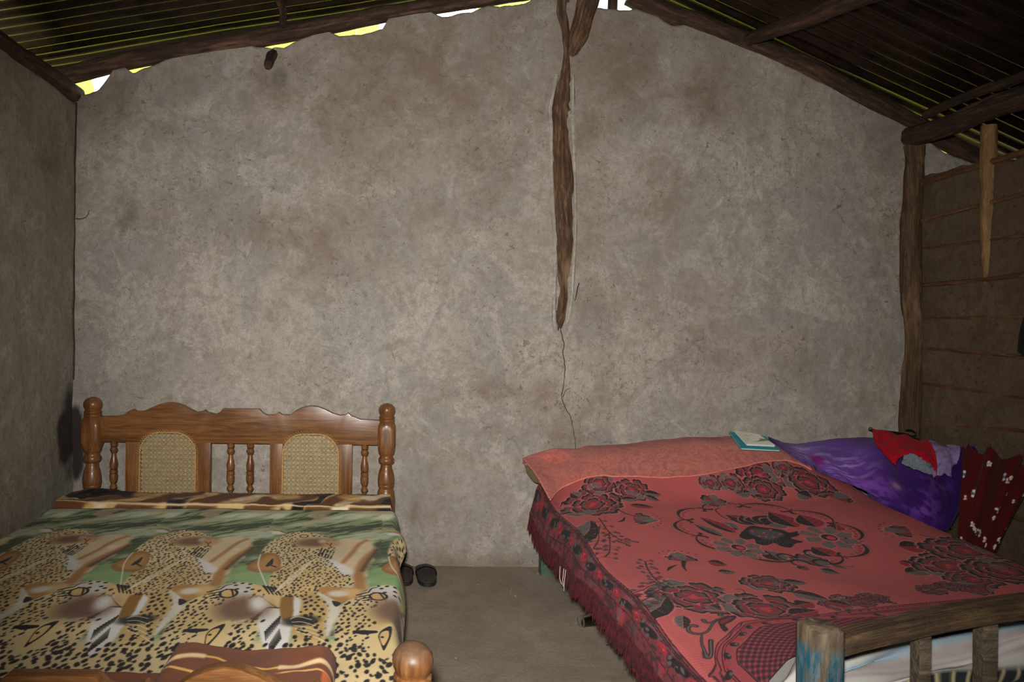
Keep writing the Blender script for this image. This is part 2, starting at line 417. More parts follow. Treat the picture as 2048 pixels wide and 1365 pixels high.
def m_plain(name, c, rough=.6, spec=.4, metal=0., nz=.12, scale=30):
    M = Mat(name); a = M.noise(M.obj(), scale, 4, .6)
    d = tuple(k*(1-nz*3) for k in c[:3])+(1,)
    M.bump(a, .15, .003)
    return M.out(M.mix(M.ramp(a, (.35, 0.), (.7, 1.)), d, c), rough, spec, metal)
def m_tin():
    M = Mat('rusty_tin'); v = M.obj()
    a = M.noise(M.map(v, (1, 2.5, 1)), 2.2, 6, .7, .8); b = M.noise(v, 60, 5, .7)
    col = M.mix(M.ramp(a, (.36, 0.), (.54, 1.)), rgb(34, 30, 24), rgb(44, 29, 19))
    col = M.mix(M.ramp(b, (.35, .5), (.6, 0.)), col, rgb(18, 13, 10))
    M.bump(b, .25, .004)
    rgh = M.ramp(a, (.4, .24), (.62, .42))
    return M.out(col, rgh, .5, M.ramp(a, (.42, .55), (.60, .2)))
M_TIN = m_tin()

# ================================================================== the room
YB = 3.42                                             # inner face of the back wall
XL, XR = -1.555, 2.655                                # inner faces of the side walls
def panel(name, o, ud, nd, ulen, top, step, thick, mat, amp=.006, k=0, stain=None, dark=None):
    """a plastered wall: uneven inner face, ragged top, thickness towards nd"""
    nu = int(ulen/step)+1; nv = int(2.9/step)
    u = np.linspace(0, ulen, nu); tp = top(u); t = np.linspace(0, 1, nv)
    U = np.repeat(u[None], nv, 0); Z = t[:, None]*tp[None]
    d = (fbm(U*1.6, Z*1.6, k, 4)-.5)*amp*3+(fbm(U*9, Z*9, k+2, 3)-.5)*amp
    o = np.array(o, float); ud = np.array(ud, float); nd = np.array(nd, float)
    Fr = o+U[..., None]*ud+d[..., None]*nd; Fr[..., 2] += Z
    T1 = o+u[:, None]*ud+nd*thick; T1[:, 2] += tp+(fbm(u*11, u*0, k+5, 3)-.5)*.02
    T2 = o+u[:, None]*ud+nd*thick
    V = np.concatenate([Fr.reshape(-1, 3), T1, T2]); q = gridfaces(nv, nu)
    b = (nv-1)*nu+np.arange(nu-1); c = nv*nu+np.arange(nu-1); e = c+nu
    Fc = np.concatenate([q, np.stack([b, b+1, c+1, c], -1), np.stack([c, c+1, e+1, e], -1)])
    pad = np.zeros(2*nu)
    st = np.concatenate([(stain(U, Z) if stain else np.zeros(U.shape)).ravel(), pad+.5])
    dk = np.concatenate([(dark(U, Z) if dark else np.zeros(U.shape)).ravel(), pad])
    ob = make(name, V, Fc, mat, attrs={'stain': st, 'dark': dk}, origin=(0, 0, 0))
    return finish(ob, kind='structure')

tp_px = [(60, 205), (128, 195), (150, 189), (170, 188), (195, 184), (208, 168), (228, 151), (250, 150), (268, 148), (285, 139), (330, 133), (400, 116), (480, 102), (530, 97),
         (566, 94), (583, 86), (600, 80), (650, 71), (678, 72), (700, 70), (725, 69), (750, 61), (766, 57), (778, 47), (800, 42), (850, 34), (885, 33), (905, 31), (940, 24),
         (972, 14), (1000, 16), (1050, 7), (1090, -2), (1125, -10), (1160, -6), (1185, 17), (1200, 16), (1240, 22), (1275, 20), (1310, 33), (1345, 52), (1390, 60), (1415, 76), (1440, 84),
         (1500, 108), (1560, 138), (1640, 180), (1720, 220), (1780, 248), (1812, 264), (1850, 279), (1890, 307), (1960, 344), (2140, 450)]
gaps = [(148, 214), (254, 286), (482, 502), (524, 534), (560, 606), (678, 768), (884, 950), (972, 1064), (1184, 1350), (1842, 1900)]
tp_px = [(x, y-(0 if any(a <= x <= b for a, b in gaps) else 14)) for x, y in tp_px]
tp_w = np.array([at(x, y, YB) for x, y in tp_px])
BW0, BW1 = -1.70, 3.45
def top_back(u):
    x = u+BW0
    return np.interp(x, tp_w[:, 0], tp_w[:, 2]) + (fbm(x*14, x*0+2, 1, 4)-.5)*.026
def bl(U, Z, px, py, r, rz=None):                     # a soft round patch on the back wall, placed by eye
    x, _, z = at(px, py, YB); rz = rz or r
    return np.exp(-(((U+BW0-x)/r)**2+((Z-z)/rz)**2))
def stain_back(U, Z):
    x = U+BW0; s = .10+.42*sstep(1.7, 2.75, Z-.15*np.abs(x-.4))
    s = s+.55*bl(U, Z, 760, 170, .38, .22)+.45*bl(U, Z, 560, 450, .5, .10)+.35*bl(U, Z, 660, 530, .25, .15)+.3*bl(U, Z, 870, 420, .25, .12)+.45*bl(U, Z, 1000, 300, .2, .3)
    s = s+.5*bl(U, Z, 560, 150, .10, .14)+.4*bl(U, Z, 1310, 400, .2, .2)+.4*bl(U, Z, 1230, 110, .2, .15)+.5*bl(U, Z, 1420, 200, .3, .12)+.35*bl(U, Z, 1300, 580, .2, .2)+.35*bl(U, Z, 700, 300, .4, .2)
    s = s+.4*bl(U, Z, 1180, 350, .12, .9)+.5*bl(U, Z, 980, 785, .15, .06)+.4*bl(U, Z, 1090, 780, .08, .06)+.35*bl(U, Z, 1130, 880, .12, .2)+.4*bl(U, Z, 180, 200, .2, .15)+.35*bl(U, Z, 1780, 400, .14, .7)
    s = s+.5*np.exp(-(Z/.06)**2)+.5*bl(U, Z, 830, 1025, .03, .07)+.25*bl(U, Z, 1500, 700, .5, .12)+.35*bl(U, Z, 1210, 800, .05, .25)
    return np.clip(1.25*s*(.2+1.6*fbm(x*3, Z*3, 4, 5)), 0, 1)
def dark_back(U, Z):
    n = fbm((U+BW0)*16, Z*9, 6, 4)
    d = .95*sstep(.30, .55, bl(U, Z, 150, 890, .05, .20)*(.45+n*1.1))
    d = np.maximum(d, .30*sstep(.30, .75, bl(U, Z, 255, 425, .07, .13)*(.1+1.5*fbm((U+BW0)*22, Z*11, 2, 5))))
    d = np.maximum(d, .35*sstep(.35, .7, bl(U, Z, 560, 155, .05, .07)*(.5+n)))
    return d
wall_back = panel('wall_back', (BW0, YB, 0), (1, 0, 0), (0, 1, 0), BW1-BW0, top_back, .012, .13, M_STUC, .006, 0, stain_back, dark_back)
LT = at(100, 160, 3.2)[2]-.035
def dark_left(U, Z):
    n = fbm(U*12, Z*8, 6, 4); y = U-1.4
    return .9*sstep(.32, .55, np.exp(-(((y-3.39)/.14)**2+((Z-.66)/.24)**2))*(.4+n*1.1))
wall_left = panel('wall_left', (XL, -1.4, 0), (0, 1, 0), (-1, 0, 0), 4.86, lambda u: LT+.02*np.sin(u*2.1)+(fbm(u*9, u*0, 3, 3)-.5)*.03, .02, .13, M_STUCL, .008, 3,
                  lambda U, Z: np.clip((.25+.25*sstep(1.5, 2.3, Z))*(.3+1.5*fbm(U*2.4, Z*1.3, 7, 5))+.5*np.exp(-(((U-4.55)/.12)**2+((Z-1.95)/.12)**2)), 0, 1), dark_left)
RT = at(2048, 302, 2.78)[2]
wall_right = panel('wall_right', (XR, -1.4, 0), (0, 1, 0), (1, 0, 0), 4.82, lambda u: RT+(fbm(u*12, u*0, 5, 3)-.5)*.05+.03*sstep(4.4, 4.7, u), .02, .10, M_MUD, .008, 5,
                   lambda U, Z: np.clip(.2+.6*fbm(U*3, Z*3, 2, 4)-.2, 0, 1))
panel('wall_front', (-1.7, -1.4, 0), (1, 0, 0), (0, -1, 0), 5.2, lambda u: np.minimum(2.928+.172*(u-1.7-1.05), 2.928-.444*(u-1.7-1.05))+.085, .06, .13, M_MUD, .006, 6)
panel('wall_outer', (3.45, -1.4, 0), (0, 1, 0), (1, 0, 0), 4.95, lambda u: 1.92+0*u, .06, .10, M_MUD, .006, 7)
# floor
gx = np.linspace(-1.75, 3.6, 140); gy = np.linspace(-1.5, 3.6, 130); X, Y = np.meshgrid(gx, gy)
Zf = (fbm(X*2, Y*2, 8, 4)-.5)*.012
finish(make('floor', np.stack([X, Y, Zf], -1).reshape(-1, 3), gridfaces(130, 140), M_FLOOR, origin=(0, 0, 0)), kind='structure')
# earth outside, behind the house
M_EARTH = m_plain('garden_earth', rgb(120, 104, 70), .95, .1, scale=4)
X, Y = np.meshgrid(np.linspace(-16, 18, 40), np.linspace(-14, 18, 30))
finish(make('ground', np.stack([X, Y, (fbm(X, Y, 2, 3)-.5)*.06-.06], -1).reshape(-1, 3), gridfaces(30, 40), M_EARTH, origin=(0, 0, 0)), 'bare earth around the house', 'ground', kind='structure')

# laths pressed into the right wall
for i, (ya, yb) in enumerate([(298, 362), (385, 437), (470, 497), (548, 570), (632, 638), (716, 698), (797, 768), (866, 846), (None, None), (None, None)]):
    if ya is None: za = zb = .60-.17*(i-8)
    else: zb = at(2048, ya, 2.80)[2]; za = at(1842, yb, 3.34)[2]
    ys = np.linspace(3.40, -1.3, 14); zz = zb+(za-zb)*np.clip((ys-2.8)/.54, -.3, 1.1)+(rng.random(14)-.5)*.008
    sink = .003 if i in (0, 1, 3) else -.005
    mb = MB().tube([(XR-sink+(rng.random()-.5)*.005, y, z) for y, z in zip(ys, zz)], .0105 if i else .015, 8, .18, i, sub=3)
    mb.build('lath', M_LATH, wall_right)

# ------------------------------------------------------------------ roof: poles and tin
def pole(name, path, r, label, mat=M_POLE, cat='beam', group=None, noise=.16, k=1, n=14, sub=8):
    return finish(MB().tube(path, r, n, noise, k, sub).build(name, mat), label, cat, group)
rl = [(60, 160), (133, 146), (273, 114), (430, 87), (586, 60), (742, 29), (802, 19), (960, -5), (1030, -16), (1080, -24)]
pole('rafter_pole', [at(x, y+4, YB+.02) for x, y in rl], [.047, .047, .046, .044, .045, .043, .04, .04, .04, .04], 'rough bark-brown rafter pole along the left slope of the gable', k=2)
rr = [(1258, -9), (1285, 4), (1322, 21), (1424, 58), (1526, 99), (1629, 143), (1738, 203), (1830, 250), (1940, 310), (2080, 385), (2150, 420)]
pole('rafter_pole', [at(x, y, YB+.02) for x, y in rr], [.045, .045, .05, .047, .05, .052, .05, .045, .042, .04, .04], 'rough rafter pole with peeled patches down the right slope of the gable', k=5)
pole('wall_plate_pole', [at(150, 190, 3.46), at(118, 168, 3.28), at(60, 128, 3.02), at(-2, 88, 2.78), (XL-.02, 1.8, LT+.04), (XL-.02, .3, LT+.04), (XL, -1.45, LT+.02)], .05, 'rough pole lying along the top of the left wall', k=7, noise=.14)
pole('wall_plate_pole', [at(1822, 273, 3.40), at(1880, 257, 3.20), at(1965, 224, 2.96), at(2050, 195, 2.76), (2.6, 1.8, 2.11), (2.6, .2, 2.10), (2.6, -1.45, 2.1)], [.05, .048, .05, .05, .05, .05, .05], 'dark thick pole spanning above the lath wall, over the bamboo post', k=9)
pole('purlin_pole', [at(1852, 230, 3.345), at(1900, 207, 3.2), at(1975, 177, 2.98), at(2060, 148, 2.78), (2.56, 1.6, 2.235), (2.56, -1.30, 2.235)], .023, 'thin yellowish pole resting just above the thick pole over the lath wall', k=11)
pole('purlin_pole', [at(1500, 78, 3.355), at(1518, 71, 3.28), at(1560, 55, 3.12), at(1630, 30, 2.92), at(1692, 2, 2.76), (1.95, 2.2, 2.48), (2.0, 1.0, 2.48), (2.0, -1.30, 2.48)], [.03, .032, .036, .04, .042, .042, .04, .04], 'crooked bare pole crossing beneath the right tin roof', k=13)
pole('purlin_pole', [at(566, 49, 3.355), at(562, 9, 3.20), (-.52, 2.6, 2.675), (-.5, 1.2, 2.675), (-.5, -1.30, 2.675)], .018, 'short dark pole hanging over the left rafter', k=15)
pole('ridge_pole', [(1.06, 3.30, 2.965), (1.06, 2.0, 2.965), (1.06, .3, 2.965), (1.06, -1.3, 2.965)], .036, 'ridge pole under the peak of the tin roof', k=17)
def zl(x): return 2.928+.172*(x-1.05)+.098
def zr(x): return 2.928-.444*(x-1.05)+.13
ceiling = bpy.data.objects.new('ceiling', None); C.objects.link(ceiling); ceiling.location = (1.05, 1.2, 3.0); finish(ceiling, kind='structure')
PIT = .076
for side in (0, 1):
    for i in range(7):
        y0 = 3.60-.735*(i+1)-.03; ny = 85; y = np.linspace(y0, y0+.80, ny); nx = 26
        x = np.linspace(1.09, -3.3, nx) if side == 0 else np.linspace(1.01, 3.75, nx)
        Xg, Yg = np.meshgrid(x, y)
        z = (zl(Xg) if side == 0 else zr(Xg))+.0095*np.sin(2*np.pi*Yg/PIT)+.002*i % .004+(i % 2)*.004
        z = z+(fbm(Xg*1.1+i*3, Yg*.9, side+2, 3)-.5)*(.026 if side == 0 else .018)
        if side == 0 and i == 0: z = z+.03*sstep(3.3, 3.9, Yg)*np.sin(Xg*2.2+.5)**2
        make('roof_sheet', np.stack([Xg, Yg, z], -1).reshape(-1, 3), gridfaces(ny, nx), M_TIN, ceiling)

# ------------------------------------------------------------------ posts in the walls
tr = [(1118, 664, .010, .022), (1122, 640, .026, .016), (1126, 600, .036, .012), (1128, 540, .040, .008), (1130, 470, .044, .004), (1128, 400, .049, .002), (1126, 330, .050, .002), (1124, 255, .046, .004), (1123, 220, .050, .004),
      (1126, 190, .042, .004), (1130, 150, .034, .006), (1132, 110, .030, .004), (1133, 70, .032, .002), (1130, 30, .040, 0), (1128, -10, .045, 0), (1126, -40, .045, 0)]
tp = thing('trunk_post', (at(1126, 400, YB)[0], YB+.02, at(1126, 664, YB)[2]), 'gnarled forked trunk post showing through a split in the grey back wall', 'post')
MB().tube([np.array(at(x, y, YB))+np.array([0, r*1.0+.004, 0]) for x, y, r, d in tr], [r*1.40 for *_, r, d in tr], 28, .30, 21, sub=8).build('trunk', M_TRUNK, tp)
MB().tube([np.array(at(x, y, YB))+np.array([0, o, 0]) for x, y, o in [(1133, 135, .04), (1146, 105, .028), (1157, 70, .02), (1167, 35, .015), (1176, 0, .015), (1186, -40, .02)]], [.022, .040, .050, .050, .055, .055], 14, .22, 23, sub=4).build('branch', M_TRUNK, tp)
# ragged plaster lip around the trunk and the long hair crack below it
def ribbon(pts, w0, w1, mat, name, parent, off=.0):
    P = np.array([at(x, y, YB+off) for x, y in pts]); n = len(P); tt = np.linspace(0, n-1, (n-1)*6+1)
    Q = np.stack([crom(None, P[:, i], tt) for i in range(3)], 1)
    Q[:, 0] += (rng.random(len(Q))-.5)*.004
    MB().tube(Q, np.linspace(w0, w1, len(Q)), 6, .4, 3).build(name, mat, parent)
M_CRACK = m_plain('crack_shadow', rgb(74, 64, 54), .95, .05)
cr = [(1121, 660), (1128, 690), (1126, 705), (1130, 735), (1126, 775), (1123, 795), (1129, 812), (1142, 838), (1148, 870), (1152, 900)]
ribbon(cr, .0028, .0016, M_CRACK, 'crack', wall_back, .0)
ribbon([(1126, 795), (1131, 782), (1142, 776)], .002, .001, M_CRACK, 'crack', wall_back)
ribbon([(152, 205), (150, 330), (149, 420), (148, 560), (148, 760)], .006, .004, M_CRACK, 'crack', wall_back, -.008)
ribbon([(148, 437), (163, 438), (174, 432), (178, 420)], .0025, .0015, M_CRACK, 'crack', wall_back, -.002)
ribbon([(1158, 566), (1153, 588), (1150, 602)], .003, .002, M_CRACK, 'crack', wall_back)
M_LIP = M_STUC
for sgn in (-1, 1):
    pts = [np.array(at(x+sgn*(r*1365/3.42+3), y, YB))+np.array([0, .004, 0]) for x, y, r, d in tr if y > 120]
    o = MB().tube(pts, [.008+.006*random.random() for _ in pts], 7, .5, 30+sgn, sub=6).build('plaster_lip', M_LIP, wall_back)
# corner post
cp = [(1826, 290, .046), (1828, 330, .044), (1826, 420, .046), (1822, 520, .045), (1825, 600, .044), (1829, 640, .046), (1829, 700, .046), (1824, 760, .044), (1820, 850, .042), (1822, 1000, .042), (1822, 1130, .045)]
pole('corner_post', [at(x, y, 3.405) for x, y, r in cp], [r for *_, r in cp], 'mud-caked crooked wooden post in the right back corner', M_CORNER, 'post', noise=.34, k=33, n=24, sub=14)
# bamboo post, half buried in the lath wall
bx = at(1957, 300, 3.02)
zb_ = np.linspace(0.0, 2.12, 40); nod = [.25, .62, 1.0, 1.36, 1.72, 2.0]
rad = [.030+.004*max(math.exp(-((z-n)/.008)**2) for n in nod) for z in zb_]
finish(MB().tube([(XR+.034-.028*float(sstep(1.3, 1.75, z)) if z < 1.9 else XR-.002, bx[1]+.012*math.sin(z*2), z) for z in zb_], rad, 14, .03, 3).build('bamboo_post', M_BAMBOO), 'yellow bamboo post half buried in the lath wall', 'post')
# stub of beam sticking out of the wall, and a stub under the ridge
pole('beam_stub', [np.array(at(548, 100, YB))+np.array([0, .05, 0]), at(543, 112, YB-.02), at(539, 124, YB-.07), at(536, 130, YB-.10)], [.026, .026, .024, .022], 'short sawn beam end poking from the wall under the left rafter', k=35, n=8, cat='beam', sub=3)
pole('ridge_stub', [at(1225, 32, YB+.05), at(1225, 0, YB+.05), at(1226, -48, YB+.05)], .026, 'dark upright stub in the daylight gap right of the trunk post', k=37, cat='beam', sub=3)

# ------------------------------------------------------------------ banana leaves outside
def m_leaf():
    M = Mat('banana_leaf'); v = M.attr('grain', 1); a = M.noise(M.map(v, (3, 90, 1)), 1, 3, .5); b = M.noise(v, 3, 3, .5)
    col = M.mix(M.ramp(a, (.35, 0.), (.65, 1.)), rgb(150, 172, 30), rgb(205, 208, 70)); col = M.mix(M.ramp(b, (.5, 0.), (.7, .6)), col, rgb(92, 128, 26))
    M.out(col, .45, .4)
    tl = M.n('ShaderNodeBsdfTranslucent', Color=col); ad = M.n('ShaderNodeMixShader', _0=.45, _1=M.b.outputs[0], _2=tl.outputs[0])
    M.set(M.t.nodes['Material Output'].inputs[0], ad); return M.m
M_LEAF = m_leaf()
M_RIB = m_plain('leaf_midrib', rgb(190, 196, 110), .5)
def banana(x, y, z0, h, lean, az, wd, k):
    t = np.linspace(0, 1, 24); cz = math.cos(az); sz = math.sin(az)
    r = lean*t**1.9; P = np.stack([x+r*cz, y+r*sz, z0+h*(t-.30*t**3)], 1)
    sd = np.array([-sz, cz, 0]); s = np.linspace(-1, 1, 15)
    wdt = wd*np.sin(np.pi*np.clip(t*1.02, 0, 1))**.55*(t > .12)+.004
    V = P[:, None]+sd[None, None]*(s[None, :, None]*wdt[:, None, None])
    V[..., 2] -= np.abs(s)[None]**1.5*wdt[:, None]*.45+(fbm(t[:, None]*30+0*s[None], s[None]*1.5+k, k, 2)-.5)*.03
    e = thing('banana_leaf', (x, y, z0), 'sunlit yellow-green banana leaf seen through the gaps under the roof', 'leaf', 'banana leaves behind the house')
    G = np.stack(np.broadcast_arrays(s[None]*1.0, t[:, None], k*1.0), -1)
    make('blade', V.reshape(-1, 3), gridfaces(24, 15), M_LEAF, e, attrs={'grain': G.reshape(-1, 3)})
    MB().tube(P, np.linspace(.022, .004, 24), 6).build('midrib', M_RIB, e)
for k in range(1, 29):                                # four ranks, each leaf in its own place
    rank = k % 4; x = -2.9+.30*k+random.uniform(-.06, .06)
    banana(x, 4.75+.62*rank, -.05, random.uniform(4.6, 6.2), random.uniform(.20, .34), math.pi/2+random.uniform(-.12, .12), random.uniform(.24, .34), k)

# ================================================================== left bed: carved teak with cane panels
BH, BF = 3.30, 1.335                                  # distance of headboard and footboard
hl = at(186, 800, BH)[0]; hr = at(774, 808, BH)[0]; WB = hr-hl
fr = at(826, 1300, BF)[0]; fl_x = fr-WB
bed = thing('wooden_bed', ((hl+hr)/2, 2.3, 0), 'carved brown wooden bed with cane panels and ball-topped posts', 'bed')
K = 3.3/1365/2.56                                     # metres per unit of the headboard drawing
Z0 = at(100, 760, BH)[2]
def hx(u): return hl+(u-220)*WB/1504.0
ZB = at(100+222/2.56, 760+315/2.56, BH)[2]            # underside of the crest rail
def hz(y): return ZB+(315-y)*K
crest = [(250, 185), (340, 184), (380, 176), (412, 154), (430, 147), (446, 157), (480, 156), (520, 139), (560, 121), (590, 113), (620, 110), (655, 114), (690, 126), (722, 143), (755, 158), (775, 154), (795, 146), (812, 159), (850, 167), (872, 156), (890, 139),
         (1072, 138), (1094, 160), (1120, 169), (1152, 166), (1172, 154), (1192, 166), (1230, 166), (1265, 140), (1300, 125), (1335, 118), (1372, 122), (1410, 136), (1445, 154), (1485, 165), (1510, 162), (1527, 153), (1545, 167), (1590, 185), (1692, 189)]
def arch(xc, hw, ytop, ybot, n=14):                   # rounded arch, left foot to right foot
    r = hw*.75; p = [(xc-hw, ybot)]
    for i in range(n+1):
        a = math.pi-(math.pi/2)*i/n; p.append((xc-hw+r+r*math.cos(a), ytop+r-r*math.sin(a)))
    for i in range(n+1):
        a = math.pi/2-(math.pi/2)*i/n; p.append((xc+hw-r+r*math.cos(a), ytop+r-r*math.sin(a)))
    p.append((xc+hw, ybot)); return p
CP = [(610, 142), (1338, 142)]
def crest_rail(fx, fz, y, name, arches=True):
    low = [(1692, 315)]
    if arches:
        for c, hw in CP[::-1]:  low += [(p[0], p[1]) for p in arch(c, hw, 262, 315)[::-1] if p[1] <= 315.01]
    low += [(250, 315)]
    pts = [(fx(a), fz(b)) for a, b in crest+low]
    return MB().prism(pts[::-1], y-.016, y+.016, .004).build(name, TEAK_X, bed, sharp=30)
crest_rail(hx, hz, BH, 'crest_rail')
def post(x, y, ztop, base, name, s=1.0):
    u = K*1.0*s
    def zz(v): return ztop-(v-86)*u
    pr = [(0.030, base), (0.036, base+.02), (.040, base+.10)]
    d = [(585, 48), (560, 46), (535, 42), (520, 36), (512, 40), (505, 42), (500, 40), (495, 43), (470, 43), (440, 38), (415, 30), (398, 28), (392, 36), (384, 41), (372, 41), (360, 34), (350, 34), (342, 40), (325, 44), (300, 45), (200, 45), (190, 43), (182, 38), (176, 41), (168, 41), (164, 36), (160, 40), (154, 40), (150, 34),
         (144, 36), (134, 41), (122, 43), (110, 41), (98, 33), (90, 20), (86, 5)]
    if zz(585) > base+.12:
        pr += [(a*u, zz(b)) for b, a in d]
    else: pr = [(a*u, zz(b)) for b, a in d if zz(b) > base]
    zlo, zhi = zz(320), zz(195)
    sq = lambda z: float(sstep(zlo-.012, zlo+.02, z)*(1-sstep(zhi-.012, zhi+.004, z)))
    full = []
    for i in range(len(pr)-1):
        (r0, z0), (r1, z1) = pr[i], pr[i+1]; n = 5 if z1-z0 > .04 else 2
        full += [(r0+(r1-r0)*j/n, z0+(z1-z0)*j/n) for j in range(n)]
    full.append(pr[-1])
    return MB().lathe(x, y, full, 24, sq).build(name, TEAK_F if name == 'foot_post' else TEAK_Z, bed, sharp=50)
TEAK_F = m_teak('teak_foot_post', 'z', at(826, 1286, BF)[2]-.022)
post(hl, BH, at(186, 794, BH)[2], 0, 'head_post', 1.08); post(hr, BH, at(774, 807, BH)[2], 0, 'head_post')
post(fr, BF, at(826, 1286, BF)[2], 0, 'foot_post'); post(fl_x, BF, at(826, 1286, BF)[2], 0, 'foot_post')
def spindle(x, y, zt, zb, name='spindle'):
    h = zt-zb; pf = [(0, .45), (.04, .5), (.09, .95), (.15, .7), (.17, .4), (.19, .7), (.24, .95), (.32, 1), (.36, .95), (.37, .8), (.38, .95), (.44, .95), (.45, .6), (.47, .9), (.5, .95), (.56, 1), (.62, .85), (.70, .62), (.76, .5), (.78, .75), (.83, 1), (.88, .75), (.89, .5), (.91, .85), (.96, .9), (1, .5)]
    MB().lathe(x, y, [(.0195*r, zb+h*t) for t, r in pf], 14).build(name, TEAK_Z, bed)
for u in (330, 928, 1028, 1613): spindle(hx(u), BH, hz(312), hz(574))
for a, b in ((395, 468), (752, 828), (1130, 1196), (1480, 1550)):
    MB().box(hx(a), hx(b), BH-.015, BH+.015, hz(578), hz(312), .003).build('panel_stile', TEAK_Z, bed)
MB().box(hx(250), hx(1690), BH-.016, BH+.016, hz(640), hz(574), .004).build('lower_rail', TEAK_X, bed)
# cane webbing: paired uprights, paired rows, two diagonals
M_CANE = m_plain('cane', rgb(196, 170, 112), .5, .35, nz=.1, scale=80)
M_CANEE = m_plain('cane_binding', rgb(202, 160, 104), .5, .35, nz=.1, scale=80)
def cane(xc, hw):
    ar = [(hx(a), hz(b)) for a, b in arch(xc, hw, 262, 578)]; x0, x1 = ar[0][0], ar[-1][0]; z0 = hz(578)
    A = np.array(ar); mb = MB(); cell = .0208
    def top(x): 
        i = A[:, 0].argsort(kind='stable'); return float(np.interp(x, A[1:-1, 0], A[1:-1, 1]))
    zt = A[:, 1].max()
    def inside(x, z): return x0 <= x <= x1 and z0 <= z <= top(x)
    def strand(p, q, wd, y):
        n = 80; pts = [(p[0]+(q[0]-p[0])*i/n, p[1]+(q[1]-p[1])*i/n) for i in range(n+1)]; ins = [t for t in pts if inside(*t)]
        if len(ins) < 2: return
        a, b = ins[0], ins[-1]; d = np.array([b[0]-a[0], b[1]-a[1]]); L = np.hypot(*d)
        if L < .004: return
        nrm = np.array([-d[1], d[0]])/L*wd/2
        V = []
        for yy in (y-.0006, y+.0006):
            for (e, sg) in ((a, 1), (b, 1), (b, -1), (a, -1)): V.append((e[0]+sg*nrm[0], yy, e[1]+sg*nrm[1]))
        mb.add(V, [[0, 1, 2, 3], [7, 6, 5, 4], [0, 4, 5, 1], [1, 5, 6, 2], [2, 6, 7, 3], [3, 7, 4, 0]])
    x = x0+cell*.5
    while x < x1:
        for o in (-.0019, .0019): strand((x+o, z0), (x+o, zt), .0013, BH-.004)
        x += cell
    z = z0+cell*.5
    while z < zt:
        for o in (-.0019, .0019): strand((x0, z+o), (x1, z+o), .0013, BH-.0055)
        z += cell
    wd = x1-x0; hh = zt-z0; k0 = int(hh/cell)+2
    for k in range(-k0, int(wd/cell)+2):
        strand((x0+k*cell, z0), (x0+k*cell+hh, zt), .0019, BH-.007)
    for k in range(1, int((wd+hh)/cell)+2):
        strand((x0+k*cell, z0), (x0+k*cell-hh, zt), .0019, BH-.0085)
    pnl = mb.build('cane_panel', M_CANE, bed, smooth=False); pnl['kind'] = 'stuff'
    eb = MB(); P = []
    for i in range(len(A)-1):
        L = np.hypot(*(A[i+1]-A[i])); n = max(1, int(round(L/.009)))
        P += [A[i]+(A[i+1]-A[i])*j/n for j in range(n)]
    P.append(A[-1]); n = int((x1-x0)/.009); P += [np.array([x1-(x1-x0)*j/n, z0]) for j in range(1, n)]
    P = np.array(P); cen = np.array([(x0+x1)/2, (z0+zt)/2])
    for ph in (0, 1):
        zig = []
        for i, p in enumerate(P):
            t = P[(i+1) % len(P)]-P[i-1]; t = t/(np.hypot(*t)+1e-9); nn = np.array([-t[1], t[0]])
            if np.dot(nn, p-cen) < 0: nn = -nn
            q = p+nn*(.015 if (i+ph) % 2 else -.006); zig.append((q[0], BH-.0175-.001*(i % 2)-.0012*ph, q[1]))
        eb.tube(zig+[zig[0]], .0016, 5)
    eb.tube([(p[0], BH-.0175, p[1]) for p in P]+[(P[0][0], BH-.0175, P[0][1])], .0026, 6)
    eb.build('cane_edging', M_CANEE, pnl)
for c, hw in CP: cane(c, hw)
# footboard
ZF = at(435, 1322, BF)[2]
def fx(u): return fl_x+(u-220)*WB/1504.0
def fz(y): return ZF+(110-y)*K*1.0
crest_rail(fx, fz, BF, 'foot_crest_rail', False)
for u in (330, 520, 720, 928, 1028, 1230, 1430, 1613): spindle(fx(u), BF, fz(312), .22, 'foot_spindle')
MB().box(fx(250), fx(1690), BF-.016, BF+.016, .16, .23, .004).build('foot_lower_rail', TEAK_X, bed)
for x in (hl-.045, hr-.02):
    xf = fl_x if x < 0-.5 else fr
    MB().box(min(x, x), x+.035, BF+.02, BH-.02, .22, .360 if x < -.5 else .33, .005).build('side_rail', TEAK_Y, bed)
for i in range(9):
    y = BF+.15+i*.22
    MB().box(hl+.0, hr-.022, y, y+.07, .232, .25).build('slat', TEAK_X, bed)

def pillowy(name, x0, x1, y0, y1, z0, z1, mat, r=.05, step=.03, label=None, cat=None, nz=.01, k=0, parent=None, col=None):
    """a soft slab with rounded edges: upper and lower sheet"""
    nx = int((x1-x0)/step)+2; ny = int((y1-y0)/step)+2
    x = np.linspace(x0, x1, nx); y = np.linspace(y0, y1, ny); X, Y = np.meshgrid(x, y)
    e = np.minimum.reduce([X-x0, x1-X, Y-y0, y1-Y]); t = np.clip(e/r, 0, 1); q = np.sqrt(1-(1-t)**2)
    zm = (z0+z1)/2; up = zm+(z1-zm)*q+(fbm(X*5, Y*5, k, 3)-.5)*nz*t; dn = zm+(z0-zm)*q
    V = np.concatenate([np.stack([X, Y, up], -1).reshape(-1, 3), np.stack([X, Y, dn], -1).reshape(-1, 3)])
    Fc = np.concatenate([gridfaces(ny, nx), gridfaces(ny, nx, True)+nx*ny])
    o = make(name, V, Fc, mat, parent, col=col(V) if col else None)
    return finish(o, label, cat) if label else o
M_TICK = m_cloth('mattress_ticking', rgb(196, 190, 176), rgb(182, 176, 162))
pillowy('mattress', hl+.02, hr-.03, BF+.075, BH-.075, .252, .352, M_TICK, .05, .05, 'thin mattress under the leopard-print blanket', 'mattress', 0)

